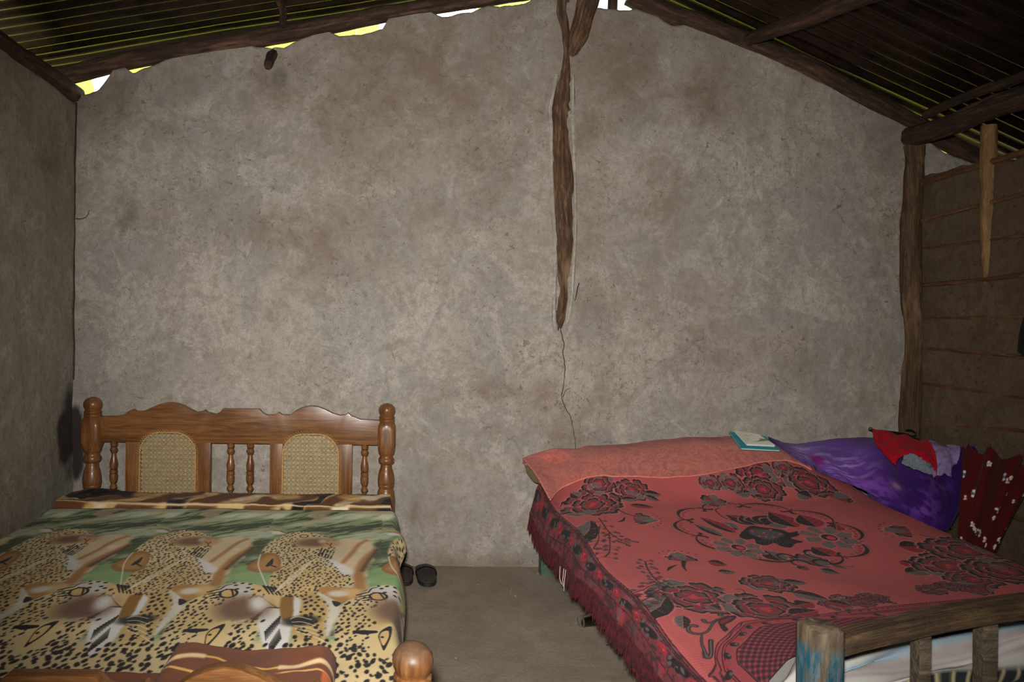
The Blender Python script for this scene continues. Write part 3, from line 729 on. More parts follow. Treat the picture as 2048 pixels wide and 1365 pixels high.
# ------------------------------------------------------------------ leopard blanket
ZC = .382
PER = .458
def L1(x, y): return onz(200+x/4.55, 1020+y/4.55, ZC)[:2]
def L2(x, y): return onz(500+x/4.55, 1010+y/4.55, ZC)[:2]
cx0, cx1, cy0, cy1 = -1.445, .105, BF+.068, 2.988
ST = PER/208
T = Canvas(0, PER-ST, cy0, cy1, ST, (118, 138, 88)); T.wrap = PER
T.tr = lambda p: ((L1(*p)) if len(p) == 2 else L2(p[0], p[1]))
U, V = np.meshgrid(T.u, T.v)
def pn(u, v, ku, kv, k, o=4):                         # noise that repeats with the cloth's repeat
    w = sstep(.0, .25*PER, u); return fbm(u*ku, v*kv, k, o)*w+fbm((u+PER)*ku, v*kv, k, o)*(1-w)
sk = V-.55*U
g1 = pn(U, sk+U*.0, 6, 22, 1); g2 = pn(U, sk, 16, 60, 2); g3 = pn(U, V, 8, 14, 5)
base = np.array([138, 154, 112])/255.*np.ones(U.shape+(1,))
base = base+(np.array([184, 186, 160])/255.-base)*(sstep(.50, .66, g1)*.9)[..., None]
base = base+(np.array([66, 76, 52])/255.-base)*(sstep(.54, .40, g1*.6+g2*.4) if False else (1-sstep(.36, .50, g1*.55+g2*.45)))[..., None]
base = base+(np.array([198, 168, 138])/255.-base)*(sstep(.58, .70, g3)*.6*sstep(2.5, 2.8, V))[..., None]
T.c[:] = base
FUR = np.array([208, 184, 136]); FUR2 = np.array([190, 158, 98]); BLK = (32, 28, 28); WHT = (214, 210, 202)
# far darker shade patches, the blurred plume beside each upper cat
T.poly([(1080, 330), (1400, 300), (1640, 380), (1560, 430), (1350, 440), (1180, 560), (1060, 640)], (58, 66, 40), .8, .035)
T.poly([(1130, 690), (1180, 560), (1300, 500), (1400, 560), (1560, 590), (1640, 680), (1400, 690), (1240, 680)], (132, 160, 106), .9, .02)
T.poly([(1010, 330), (1120, 250), (1330, 255), (1390, 330), (1190, 540), (1120, 690), (1000, 705), (1000, 560), (900, 430)], (206, 184, 148), 1, .014, .02)
T.line([(1340, 262), (1250, 300), (1130, 390), (1010, 470)], .018, (160, 108, 58), .85, .01)
T.line([(1385, 340), (1230, 440), (1110, 560), (1050, 690)], [.02, .03, .034, .04], (158, 110, 60), .95, .012)
T.line([(1400, 345), (1270, 440), (1150, 540)], .016, (66, 50, 34), .8, .01)
T.ell((1245, 360), .012, .016, (214, 200, 172), 0, .9, .008)
# upper cat
upc = [(310, 390), (420, 300), (520, 250), (640, 212), (760, 183), (880, 196), (1000, 228), (1045, 290), (1000, 352), (930, 400), (880, 430), (920, 500), (960, 560), (1020, 600), (1000, 665), (880, 690), (660, 705), (400, 790), (250, 770), (190, 730), (270, 610), (330, 560), (430, 450)]
T.poly(upc, FUR, 1, .006)
T.poly([(330, 560), (600, 480), (880, 520), (960, 620), (660, 700), (400, 780), (260, 700)], FUR2, .6, .03)
T.poly([(880, 420), (1000, 480), (1065, 550), (960, 585), (905, 500)], WHT, .9, .012)
T.ell((580, 196), .030, .022, WHT, 0, 1); T.line([(550, 175), (600, 180), (650, 205)], .012, (150, 104, 62))
mid = [(400, 780), (660, 700), (690, 760), (725, 830), (690, 900), (600, 1010), (500, 1130), (430, 1250), (330, 1300), (200, 1300), (160, 1180), (240, 1010), (340, 930), (420, 830)]
T.poly(mid, FUR2, 1, .006)
# everything nearer than the second row is fur
yl = L1(700, 1180)[1]
T.poly([(x, yl) for x in ()], FUR) if False else None
j = int((yl-cy0)/ST); fade = (1-sstep(yl-.05, yl+.03, V))[..., None]
T.c[:] = T.c*(1-fade)+(FUR/255.*(.92+.12*pn(U, V, 9, 9, 3))[..., None])*fade
head = [(520, 1365), (545, 1200), (600, 1080), (700, 950), (760, 880), (880, 800), (1000, 760), (1080, 730), (1150, 690), (1280, 672), (1400, 688), (1500, 740), (1510, 800), (1480, 900), (1400, 1000), (1500, 1000), (1450, 1100), (1400, 1200), (1300, 1365)]
T.poly(head, FUR, 1, .006)
T.poly([(700, 960), (900, 860), (1120, 900), (1150, 1020), (900, 1090), (640, 1100)], FUR2, .5, .04)
# muzzle of each lower cat (meets the next repeat)
T.poly([(-200, 790), (0, 700), (160, 690), (270, 760), (250, 820), (190, 890), (90, 900), (-10, 960), (-120, 1010), (-220, 1000)], (208, 174, 118), 1, .01)
T.poly([(390, 780), (440, 805), (390, 890), (335, 960), (255, 1005), (200, 1085), (120, 1185), (0, 1260), (-90, 1330), (-120, 1150), (-40, 980), (90, 905), (190, 885), (200, 950), (150, 990), (210, 1002), (290, 950), (340, 860)], WHT, 1, .006)
T.poly([(262, 800), (320, 772), (395, 768), (345, 850), (290, 950), (215, 1000), (165, 985), (210, 880)], (138, 98, 44), 1, .005)
T.line([(195, 882), (110, 878), (40, 905), (-40, 955), (-110, 1000)], [.006, .008, .012, .012, .004], BLK)
T.line([(70, 775), (110, 800), (150, 850), (190, 882)], [.006, .004, .004, .004], (92, 58, 30)); T.ell((95, 785), .006, .006, BLK)
T.line([(110, 810), (70, 850), (20, 890)], .004, (110, 70, 36))
for a in range(4): T.line([(165+a*32, 690+a*4), (180+a*34, 760+a*3)], [.010, .004], BLK)
# spots
def flow(u, v): return .55+1.2*(fbm(np.array([u*3.]), np.array([v*3.]), 9, 2)[0]-.5)
def spots(pts, sp, size, seed, asp=1.5, rot=None, alpha=1, skip=()):
    m = T.mask(pts); r = random.Random(seed)
    nj = int((cy1-cy0)/sp); ni = max(1, int(round(PER/sp)))
    for jj in range(nj):
        for ii in range(ni):
            u = ((ii+.5*(jj % 2)+r.uniform(-.32, .32))*PER/ni) % PER; v = cy0+(jj+r.uniform(-.32, .32))*sp
            a, b = int(u/ST) % T.nu, int((v-cy0)/ST)
            if not (0 <= b < T.nv) or not m[b, a]: continue
            if any((min(abs(u-q[0] % PER), PER-abs(u-q[0] % PER))/q[2])**2+((v-q[1])/q[3])**2 < 1 for q in skip): continue
            s = size*r.uniform(.6, 1.25); ro = (rot if rot is not None else flow(u, v))+r.uniform(-.4, .4)
            T.ell0(u, v, s*asp, s*.72, BLK, ro, alpha, ST*.9)
            if r.random() < .55: T.ell0(u+s*r.uniform(-.9, .9), v+s*r.uniform(-.6, .6), s*.7, s*.5, BLK, ro+1, alpha, ST*.9)
def sk_(p, a, b): q = T.tr(p); return (q[0], q[1], a, b)
s_up = [sk_((860, 285), .075, .075), sk_((790, 225), .03, .035), sk_((1000, 290), .04, .04), sk_((650, 365), .03, .02)]
spots(upc, .0168, .0046, 3, 1.5, 1.45, .92, s_up)
spots(mid, .024, .0074, 4, 1.25, 1.5, .95)
low = [sk_((1290, 905), .075, .075), sk_((1250, 735), .07, .05), sk_((1225, 1215, 2), .045, .11), sk_((1440, 860), .03, .05), sk_((1225, 1000, 2), .05, .06)]
spots(head, .0205, .0060, 5, 1.45, 1.35, .95, low)
whole = [(-300, 1120), (2600, 1120), (2600, 2600), (-300, 2600)]
P0 = T.tr; T.tr = lambda p: p
spots([(-.2, cy0-.1), (PER+.2, cy0-.1), (PER+.2, yl-.02), (-.2, yl-.02)], .0255, .0085, 6, 1.35, 1.5, .95, low)
T.tr = P0
# ear of the upper cat
ear = [(105, 520), (150, 485), (250, 440), (330, 388), (430, 385), (455, 440), (400, 530), (330, 562), (200, 568), (130, 556)]
T.poly(ear, (150, 104, 52), 1, .005); T.poly([(160, 510), (260, 460), (350, 410), (425, 410), (420, 460), (370, 530), (240, 545)], (176, 132, 76), .9, .012)
T.line([(300, 505), (340, 480), (385, 440)], [.012, .020, .006], BLK, .9); T.line([(335, 495), (375, 515)], .008, BLK, .9)
T.line([(300, 395), (225, 490), (205, 580), (190, 690)], .005, (214, 208, 190), .9)
# upper face
T.ell((855, 283), .075, .050, (112, 82, 56), .25, .95, .03); T.ell((935, 270), .016, .022, (198, 184, 168), 0, .8, .01)
T.ell((1000, 292), .030, .036, (196, 148, 98), 0, .9, .015); T.line([(960, 285), (990, 300), (1010, 285)], .006, (110, 62, 34)); T.line([(990, 300), (980, 330)], .005, (110, 62, 34))
for c, rx, ry in (((790, 226), .018, .021), ((655, 365), .026, .013)):
    T.ell(c, rx, ry, BLK); T.ell(c, rx*.72, ry*.72, (206, 176, 120)); T.ell(c, rx*.12, ry*.12, BLK)
for a in range(5): T.line([(900+a*22, 330+a*9), (830+a*22, 400+a*8)], .006, BLK, .9)
for a in range(7): T.line([(820-a*15, 410+a*8), (600-a*20, 520+a*18), (300-a*12, 700+a*8)], .0035, (216, 202, 168), .8)
for a in range(5): T.line([(900+a*14, 375), (960+a*12, 410-a*8)], .003, (206, 204, 176), .8)
# strip of white between back and head
T.line([(650, 745), (712, 825), (685, 915), (590, 1020), (505, 1135)], [.014, .034, .034, .026, .012], (208, 200, 182), .95, .008)
# ear of the lower cat
T.poly([(655, 708), (760, 684), (880, 690), (1060, 708), (1010, 762), (880, 805), (790, 835), (725, 790)], (172, 126, 68), 1, .006)
T.poly([(880, 700), (1050, 712), (1000, 760), (900, 790)], (210, 178, 124), .8, .015); T.ell((815, 748), .030, .026, (212, 206, 190), .2, .95, .014)
T.poly([(725, 815), (790, 838), (740, 870), (715, 860)], BLK, .95)
# lower face
T.poly([(1100, 735), (1200, 688), (1330, 680), (1400, 730), (1350, 795), (1200, 812)], (196, 191, 182), .95, .008)
for a, b in ((1240, 700), (1350, 725), (1330, 760), (1370, 690), (1250, 735), (1390, 740), (1300, 682)): T.ell((a, b), .007, .006, BLK, .5)
T.line([(1100, 735), (1150, 700), (1200, 690)], .005, BLK)
T.ell((1172, 772), .030, .034, BLK, .2); T.ell((1170, 772), .022, .026, (204, 168, 108), .2); T.line([(1150, 735), (1200, 745), (1215, 800)], .006, BLK)
T.ell((1295, 905), .078, .085, (108, 82, 64), .4, .96, .04); T.ell((1445, 860), .026, .05, WHT, .2, .95, .02)
T.line([(1030, 1085), (1180, 1040), (1330, 1010)], [.012, .02, .01], (196, 178, 150), .9, .01)
for a in range(4): T.line([(980+a*10, 760+a*18), (1090+a*6, 735+a*22)], .007, BLK, .95)
eye = [(1170, 1200, 2), (1200, 1145, 2), (1290, 1105, 2), (1285, 1200, 2), (1255, 1275, 2), (1218, 1335, 2), (1188, 1262, 2)]
T.poly([(1130, 1180, 2), (1190, 1110, 2), (1330, 1080, 2), (1330, 1240, 2), (1250, 1400, 2), (1160, 1320, 2)], (208, 182, 128), 1, .012)
T.poly(eye, BLK, 1); T.poly([(1182, 1200, 2), (1205, 1160, 2), (1262, 1150, 2), (1265, 1205, 2), (1240, 1262, 2), (1215, 1290, 2), (1192, 1250, 2)], (206, 174, 116), 1)
T.ell((1205, 1210, 2), .005, .006, BLK)
T.line([(960, 1160, 2), (1040, 1165, 2), (1140, 1160, 2)], [.016, .026, .016], BLK)
# whiskers and hatching on the muzzle
for a in range(9):
    T.line([(165-a*26, 960+a*17), (120-a*25, 1030+a*18)], [.006, .002], BLK, .95)
    T.line([(95-a*20, 1075+a*16), (60-a*22, 1165+a*16)], [.002, .005], BLK, .9)
T.ell((335, 1000), .052, .030, BLK, .3, .9, .012)
for a in range(5): T.line([(250, 985+a*28), (330+a*12, 965+a*45), (440+a*6, 990+a*52)], .0032, (222, 214, 190), .9)
# lay the repeat out over the whole blanket
CV = Canvas(cx0, cx1, cy0, cy1, ST, (0, 0, 0))
idx = np.round((CV.u % PER)/ST).astype(int) % T.nu
jj = np.clip(np.round((CV.v-cy0)/ST).astype(int), 0, T.nv-1)
CV.c = T.c[jj][:, idx]
CV.c[-4:] = np.array([30, 28, 30])/255.
CV.c *= (.94+.12*fbm(*np.meshgrid(CV.u*7, CV.v*7), 3, 4))[..., None]
U, V = np.meshgrid(CV.u, CV.v)
xe = .052+.02*np.sin(V*9)*.4+.012*fbm(V*4, V*0, 3)+.035*np.exp(-((V-2.70)/.07)**2)
dr = np.clip((U-(xe-.045))/.06, 0, 4)
Zl = ZC+(fbm(U*3.2, V*3.2, 2, 3)-.5)*.012+.004*np.sin(V*18+2*fbm(U*2, V*2, 4)*5)*sstep(.4, 1, fbm(U*2, V*2, 7))
# hang over the right edge: the last columns bend down
edge = sstep(0, 1, (U-xe+.035)/.07)
Xl = np.minimum(U, xe-.02+.035*np.tanh((U-xe+.02)/.035))
hang = np.maximum(U-(xe-.03), 0)
Zl = Zl-hang*1.25*sstep(0, .05, hang)-.003*np.exp(-((U-cx0)/.04)**2)+.010*sstep(2.88, 2.94, V)
finish(make('leopard_blanket', np.stack([Xl, V, Zl], -1).reshape(-1, 3), gridfaces(CV.nv, CV.nu), M_PRINT, col=CV.c, origin=((cx0+cx1)/2, 2.2, .3)), 'fleece blanket printed with leopard heads and green grass, spread over the wooden bed', 'blanket')

# ------------------------------------------------------------------ tiger-striped blanket at the head of that bed
tx0, tx1, ty0, ty1 = hl-.045, hr+.040, 3.012, 3.235
CT = Canvas(tx0, tx1, ty0-.06, ty1, .004, (196, 160, 102)); U, V = np.meshgrid(CT.u, CT.v)
n = fbm(U*7, V*5, 1, 3); ph = (U*1.0-V*1.3)*24+5*n
CT.c[:] = (np.array([200, 164, 108])/255.)+(np.array([222, 204, 170])/255.-np.array([200, 164, 108])/255.)*sstep(.5, .65, fbm(U*9, V*9, 3))[..., None]
s1 = sstep(.25, .75, np.sin(ph)*.5+.5+.5*(n-.5)); CT.c[:] = CT.c*(1-s1[..., None])+np.array([104, 66, 38])/255.*s1[..., None]
s2 = sstep(.80, .92, np.sin(ph*.5+1.2+3*n)*.5+.5)*sstep(.45, .55, fbm(U*5, V*3, 6)); CT.c[:] = CT.c*(1-s2[..., None])+np.array([34, 26, 24])/255.*s2[..., None]
CT.line([(tx0, 3.03), (tx0+.5, 3.02), (tx0+1.0, 3.025), (tx1, 3.02)], .006, (214, 192, 148))
for q in (.23, .68, .86): CT.ell0(tx0+q*(tx1-tx0), 3.16, .05, .04, (196, 158, 96), .3, .8, .02)
Zt = .369+sstep(2.994, 3.03, V)*(.040-.010*sstep(3.18, 3.235, V)+(fbm(U*7, V*9, 5, 4)-.5)*.028)-.14*sstep(tx1-.020, tx1, U)
Zt = Zt+.02*np.exp(-(((U-tx0-.12)/.1)**2+((V-3.18)/.04)**2))
finish(make('tiger_blanket', np.stack([np.minimum(U, tx1-.012), V, Zt], -1).reshape(-1, 3), gridfaces(CT.nv, CT.nu), M_PRINT, col=CT.c), 'brown tiger-striped blanket edge rumpled against the cane headboard', 'blanket')

# ------------------------------------------------------------------ folded brown blanket on the foot of that bed
def brown_fold(x0, x1, y0, y1, z0, z1, seed, sidecol):
    nx, ny = 150, 110; X, Y = np.meshgrid(np.linspace(x0, x1, nx), np.linspace(y0, y1, ny))
    yb = y1-.03*fbm(X*9, X*0, seed, 3)+.018*np.sin((X-x0)*14)*.6
    Yw = y0+(Y-y0)*(yb-y0)/(y1-y0)
    e = np.minimum.reduce([X-x0, x1-X, yb-Yw+1e-4]); t = np.clip(e/.035, 0, 1); q = np.sqrt(np.maximum(0, 1-(1-t)**2))
    Z = z0+(z1-z0)*q+(fbm(X*8, Y*8, seed, 3)-.5)*.022*t+.010*np.sin((X-x0)*16+2)*sstep(y0+.1, y1, Y)*t
    c = np.empty(X.shape+(3,)); c[:] = np.array([110, 66, 46])/255.
    c *= (.92+.16*fbm(X*20, Y*20, seed, 3))[..., None]
    def paint(m, col): c[:] = c*(1-m[..., None])+np.array(col)/255.*m[..., None]
    yc = y1-.115+.02*np.sin((X-x0)*17); 
    if sidecol:
        yy = y1-.11+.022*np.sin((X-x0-.02)*20); m = sstep(.006, .002, np.abs(Y-yy)-.004*np.sin(X*40)) if False else 1-sstep(.003, .007, np.abs(Y-yy))
        paint(m, (214, 160, 84)); m = (1-sstep(.004, .016, np.abs(Y-yy)))*sstep(.55, .62, np.sin((X-x0)*20+1)*.5+.5); paint(m, (216, 186, 140))
        yy = y1-.155+.02*np.sin((X-x0)*15+2); paint((1-sstep(.003, .006, np.abs(Y-yy)))*sstep(.3, .4, fbm(X*8, Y*0, 2)), (214, 164, 92))
        paint(sstep(x1-.032, x1-.024, X)*sstep(y1-.14, y1-.13, Yw+0*X)*0+sstep(x1-.026, x1-.02, X)*(1-sstep(.50, .6, (Y-y0)/(y1-y0)))*sstep(.35, .4, (Y-y0)/(y1-y0)), (206, 104, 44))
        paint(sstep(x1-.026, x1-.02, X)*(1-sstep(.30, .36, (Y-y0)/(y1-y0))), (16, 84, 150))
    else:
        paint(np.exp(-(((X-x0-.26)/.03)**4+((Y-y1+.05)/.07)**4)), (150, 164, 130)); yy = y1-.06-.5*(x0+.3-X); paint((1-sstep(.004, .01, np.abs(Y-yy))), (206, 174, 120))
    V = np.concatenate([np.stack([X, Yw, Z], -1).reshape(-1, 3), np.stack([X, Yw, 0*Z+z0], -1).reshape(-1, 3)])
    return V, np.concatenate([gridfaces(ny, nx), gridfaces(ny, nx, True)+nx*ny]), np.concatenate([c.reshape(-1, 3)]*2)
zb0 = ZC+.006
e = thing('folded_blanket', (-.34, 1.5, zb0), 'folded brown blanket with orange wavy pattern lying at the foot of the leopard bed', 'blanket')
for nm, a in (('lower_fold', (-.66, -.14, BF+.022, 1.60, zb0, zb0+.022, 3, False)), ('upper_fold', (-.50, -.105, BF+.022, 1.655, zb0+.008, zb0+.062, 5, True))):
    V_, F_, c_ = brown_fold(*a); make(nm, V_, F_, M_PRINT, e, col=c_)

# ================================================================== right bed: rough plank frame
def arch_z(x):
    return np.interp(x, [.60, .70, .80, 1.0, 1.25, 1.5, 1.7, 1.85, 2.0, 2.15, 2.3], [.545, .555, .575, .605, .622, .650, .655, .63, .56, .48, .46])
def hb(x, y, wrk=True):                               # upper surface of the made bed
    x = np.asarray(x, float); y = np.asarray(y, float)
    g = (.30*sstep(2.2, 3.05, y)+.70*sstep(2.88, 3.30, y))*(.35+.65*sstep(.74, 1.02, x))
    z = .398+.040*sstep(1.6, 2.1, x)+g*(arch_z(x)-.40)
    return z+(fbm(x*2.2, y*2.2, 5, 3)-.5)*.014
EX0, EX1, EY0, EY1 = .80, 2.15, 1.40, 3.33
fbx = at(1637, 1270, 1.39)[0]
bed2 = thing('plank_bed', ((EX0+EX1)/2, 2.3, 0), 'rough plank bed with peeling blue posts under the red flowered spread', 'bed')
def sqpost(x, y, z1, r, name, mat, k):
    n = 24; th = np.arange(n)*2*np.pi/n+.2; zs = np.linspace(0, z1, 30); V = []
    for z in zs:
        for a in th:
            m = max(abs(math.cos(a-.2)), abs(math.sin(a-.2))); q = r*min(1/m, 1.22)*(1+.05*(float(fbm(np.array([z*14.]), np.array([a]), k, 2)[0])-.5))
            V.append((x+q*math.cos(a), y+q*math.sin(a), z))
    for a in th: V.append((x+r*.85*math.cos(a), y+r*.85*math.sin(a), z1+.006))
    V.append((x, y, z1+.004)); Fc = gridfaces(31, n, wrap=True).tolist()
    Fc += [[30*n+i, 30*n+(i+1) % n, 31*n] for i in range(n)]; Fc.append(list(range(n))[::-1])
    return make(name, V, Fc, mat, bed2, sharp=45)
PZ = at(1637, 1252, 1.39)[2]
sqpost(fbx, 1.385, PZ, .034, 'foot_post', M_PEEL, 3); sqpost(2*1.475-fbx+.02, 1.385, PZ, .034, 'foot_post', M_PEEL, 4)
M_GREEN = m_plain('green_leg_paint', rgb(82, 104, 90), .6, .3, scale=50)
for x in (EX0+.005, EX1-.035): MB().box(x-.035, x+.035, EY1-.03, EY1+.03, 0, .52 if x < 1 else .46, .004).build('head_leg', M_GREEN, bed2)
# arched foot rail, its uprights, the low rail
xs = np.linspace(fbx+.03, 2*1.475-fbx-.01, 26)
def railz(x): return at(1690, 1300, 1.39)[2]+.105*np.sin(np.clip((x-fbx)/(2*(1.475-fbx)), 0, 1)*np.pi)**.9
def bar(name, xs, zf, y, hy, hz_, mat, k):
    V = []; G = []
    for x in xs:
        z = float(zf(x)); e = .0025*(float(fbm(np.array([x*9.]), np.array([k*1.]), k, 2)[0])-.5)*2
        for a, b in ((-1, -.8), (-.8, -1), (.8, -1), (1, -.8), (1, .8), (.8, 1), (-.8, 1), (-1, .8)):
            V.append((x, y+a*hy+e, z+b*hz_+e)); G.append((x*1.0, a*hy, b*hz_))
    n = len(xs); Fc = gridfaces(n, 8, flip=True, wrap=True).tolist(); Fc += [list(range(8))[::-1], [(n-1)*8+i for i in range(8)]]
    return make(name, V, Fc, mat, bed2, attrs={'grain': np.array(G)}, sharp=30)
bar('foot_rail', xs, railz, 1.385, .024, .019, M_GREYWOOD, 2)
M_SLATW = m_bark('footboard_bar', rgb(62, 54, 44), rgb(92, 78, 62), rgb(112, 96, 78), 1.2, .75)
for i, px in enumerate((1842, 1971, 2100, 2230)):
    x = at(px, 1320, 1.385)[0]
    wv = .0125 if i % 2 == 0 else .0155
    MB().box(x-wv, x+wv, 1.373, 1.399, .22, float(railz(x))-.012, .003).build('upright', M_SLATW, bed2)
bar('low_rail', xs, lambda x: .235+0*x, 1.385, .018, .03, M_GREYWOOD, 4)
for x in (EX0+.0, EX1-.03): MB().box(x-.018, x+.018, EY0, EY1, .20, .29, .004).build('side_rail', M_GREYWOOD, bed2)
bar('head_rail', np.linspace(.735, 2.12, 30), lambda x: float(arch_z(x))-.075, 3.345, .018, .02, M_GREYWOOD, 6)
for i in range(9):
    y = EY0+.1+i*.21; MB().box(EX0, EX1-.05, y, y+.08, .292, .308).build('slat', M_GREYWOOD, bed2)
pillowy('mattress', EX0+.01, EX1-.03, 1.56, 3.27, .310, .366, M_TICK, .04, .05, 'thin mattress under the red flowered bedspread', 'mattress', 0)

# ------------------------------------------------------------------ white striped sheet at the foot
ws = Canvas(fbx-.022, 2.12, 0, .62, .006, (176, 174, 166)); U, V = np.meshgrid(ws.u, ws.v)   # v: arc from the hidden head side down to the hem
for a, b, c_ in ((.430, .020, (112, 136, 152)), (.475, .006, (150, 136, 136)), (.50, .006, (150, 136, 136)), (.30, .018, (132, 150, 160)), (.345, .006, (150, 136, 134)), (.458, .008, (148, 134, 132)), (.12, .024, (130, 148, 160))):
    ws.c[:] = ws.c+(np.array(c_)/255.-ws.c)*(np.exp(-((V-a)/b)**6)*(.6+.4*fbm(U*40, V*200, 3, 2)))[..., None]
hem = .562
dk = sstep(hem-.034, hem-.030, V); ws.c[:] = ws.c*(1-dk[..., None])+np.array([40, 42, 44])/255.*dk[..., None]
tk = dk*(1-sstep(hem+.012, hem+.018, V))*sstep(.80, .92, np.sin(U*2*np.pi/.032)*.5+.5); ws.c[:] = ws.c*(1-tk[..., None])+np.array([176, 160, 120])/255.*tk[..., None]
s = V; yk = np.interp(s, [0, .10, .28, .36, .42, .62], [1.90, 1.80, 1.62, 1.545, 1.505, 1.478]); zk = np.interp(s, [0, .10, .22, .32, .38, .44, .62], [.380, .384, .40, .462, .470, .445, .30])
lift = .24*np.clip(U-fbx, 0, .55)*sstep(.26, .38, s)
zk = zk+lift+.010*np.sin(s*60+U*9+4*fbm(U*3, s*3, 2))*sstep(.25, .36, s)+(fbm(U*5, s*9, 7, 4)-.5)*.022*sstep(.24, .36, s)
yk = yk+.012*np.sin(s*46-U*14)*sstep(.2, .4, s)
lf = np.exp(-((U-ws.u[0])/.08)**2); zk = zk-.055*lf*sstep(.3, .4, s)
yef = np.interp(U, [.80, .84, .90, 1.0, 1.08, 1.5, 2.27], [1.45, 1.50, 1.58, 1.68, 1.735, 1.76, 1.86]); rise = sstep(.012, .075, yef-yk)
zk = np.where(yk > 1.53, .378+(zk-.378)*rise, zk*(.5+.5*rise)+.40*(.5-.5*rise))
finish(make('striped_sheet', np.stack([U, yk, zk], -1).reshape(-1, 3), gridfaces(ws.nv, ws.nu, True), M_PRINT, col=ws.c), 'white cotton sheet with pale blue stripes bunched behind the foot rail', 'sheet')

# ------------------------------------------------------------------ red flowered bedspread
DROP = .165                                            # arc length of the left hang
A0 = .80-DROP
SP = Canvas(A0, 2.27, 1.50, 3.283, .0024, (188, 92, 90))   # u = x on top of the bed, less than .80 on the hang
SP.tr = lambda p: onz(p[0], p[1], hb)[:2]
def c3(x, y): return (1040+x/2.703, 860+y/2.703)
def c4(x, y): return (1400+x/2.935, 900+y/2.935)
def c5(x, y): return (1300+x/4.267, 980+y/4.267)
def c6(x, y): return (1240+x/4.79, 1080+y/4.79)
def c8(x, y): return (1040+x/5.25, 860+y/5.25)
DK, GR, RD, LT_, PK = (46, 38, 39), (104, 94, 92), (146, 48, 56), (204, 118, 114), (190, 66, 72)
U, V = np.meshgrid(SP.u, SP.v)
SP.c *= (.93+.14*fbm(U*5, V*5, 2, 4))[..., None]
# the weave's fine ribs
SP.c *= (.97+.05*np.sin(V*2*np.pi/.0095))[..., None]
def petal(cx, cy, ang, ln, wd, k, dark=True):
    n = 13; pts = []
    for i in range(n):
        a = -1.25+2.5*i/(n-1); rr = 1+.10*math.cos(a*5+k)+.05*math.sin(a*9+k)
        pts.append((ln*(.45+.55*math.cos(a)*rr), wd*math.sin(a)*rr))
    pts = [(0, 0)]+pts
    def xf(sc, off=0): return [(cx+(x*sc+off)*math.cos(ang)-y*sc*math.sin(ang), cy+(x*sc+off)*math.sin(ang)+y*sc*math.cos(ang)) for x, y in pts]
    t = SP.tr; SP.tr = lambda p: p
    SP.poly(xf(1.10), LT_, .8); SP.poly(xf(1.0), DK if dark else GR, 1); SP.poly(xf(.80, 0), (104, 78, 78) if dark else (112, 100, 98), 1, .003); SP.poly(xf(.60, 0), RD if dark else GR, 1, .004)
    SP.tr = t
def peony(p, r, rot=0, sq=1.0, k=0):
    x, y = SP.tr(p); R = random.Random(k)
    for ring, (n, d, ln, wd) in enumerate(((9, .48, .56, .30), (7, .26, .48, .26), (5, .06, .36, .20))):
        for i in range(n):
            a = rot+2*math.pi*i/n+ring*.4+R.uniform(-.12, .12)
            petal(x+d*r*math.cos(a), y+d*r*math.sin(a)*sq, a, ln*r*R.uniform(.85, 1.12), wd*r, i+ring, R.random() < .85)
    for i in range(6): SP.ell0(x+R.uniform(-.1, .1)*r, y+R.uniform(-.1, .1)*r, .07*r, .05*r, PK, i)
def leaf(p, q, wd, half=True):
    a = np.array(SP.tr(p)); b = np.array(SP.tr(q)); d = b-a; L = np.hypot(*d); d = d/L; n = np.array([-d[1], d[0]])
    t0 = SP.tr; SP.tr = lambda z: z
    tt = np.linspace(0, 1, 9); prof = np.sin(np.pi*tt**.8)*wd
    up = [tuple(a+d*L*t+n*w) for t, w in zip(tt, prof)]; dn = [tuple(a+d*L*t-n*w) for t, w in zip(tt, prof)]; md = [tuple(a+d*L*t) for t in tt]
    SP.poly([tuple(a+d*L*t+n*w*1.18) for t, w in zip(tt, prof)]+[tuple(a+d*L*t-n*w*1.18) for t, w in zip(tt, prof)][::-1], LT_, .7)
    SP.poly(up+md[::-1], DK, 1); SP.poly(dn+md[::-1], GR if half else RD, 1); SP.line(md, .002, LT_, .7)
    for t in (.3, .5, .7):
        m = a+d*L*t; SP.line([tuple(m), tuple(m+d*L*.10+n*wd*.6)], .0016, LT_, .5); SP.line([tuple(m), tuple(m+d*L*.10-n*wd*.6)], .0016, DK, .7)
    SP.tr = t0
def sprig(pts, wd=.004, berries=True, k=1):
    SP.line(pts, wd, DK); R = random.Random(k); P = [np.array(SP.tr(p)) for p in pts]
    if not berries: return
    t0 = SP.tr; SP.tr = lambda z: z
    for i in range(len(P)-1):
        for f in (.2, .6, 1.0):
            b = P[i]+(P[i+1]-P[i])*f; d = P[i+1]-P[i]; d = d/np.hypot(*d); n = np.array([-d[1], d[0]])
            for sg in (-1, 1):
                q = b+n*sg*R.uniform(.014, .030)+d*.012; SP.line([tuple(b), tuple(q)], .002, DK); SP.ell0(q[0], q[1], .0092, .0068, DK, math.atan2(d[1], d[0])); SP.ell0(q[0], q[1], .0058, .0040, GR if R.random() < .6 else RD, 0)
    SP.tr = t0
def bud(p, r, ang, k=0):
    x, y = SP.tr(p)
    for i, a in enumerate((-.9, .9, -.45, .45, 0)): petal(x, y, ang+a, r*(.8+.2*(i == 4)), r*.36, i+k, i < 4)
    for a in np.linspace(-.8, .8, 7): SP.ell0(x+1.18*r*math.cos(ang+a), y+1.18*r*math.sin(ang+a), .004, .003, DK)
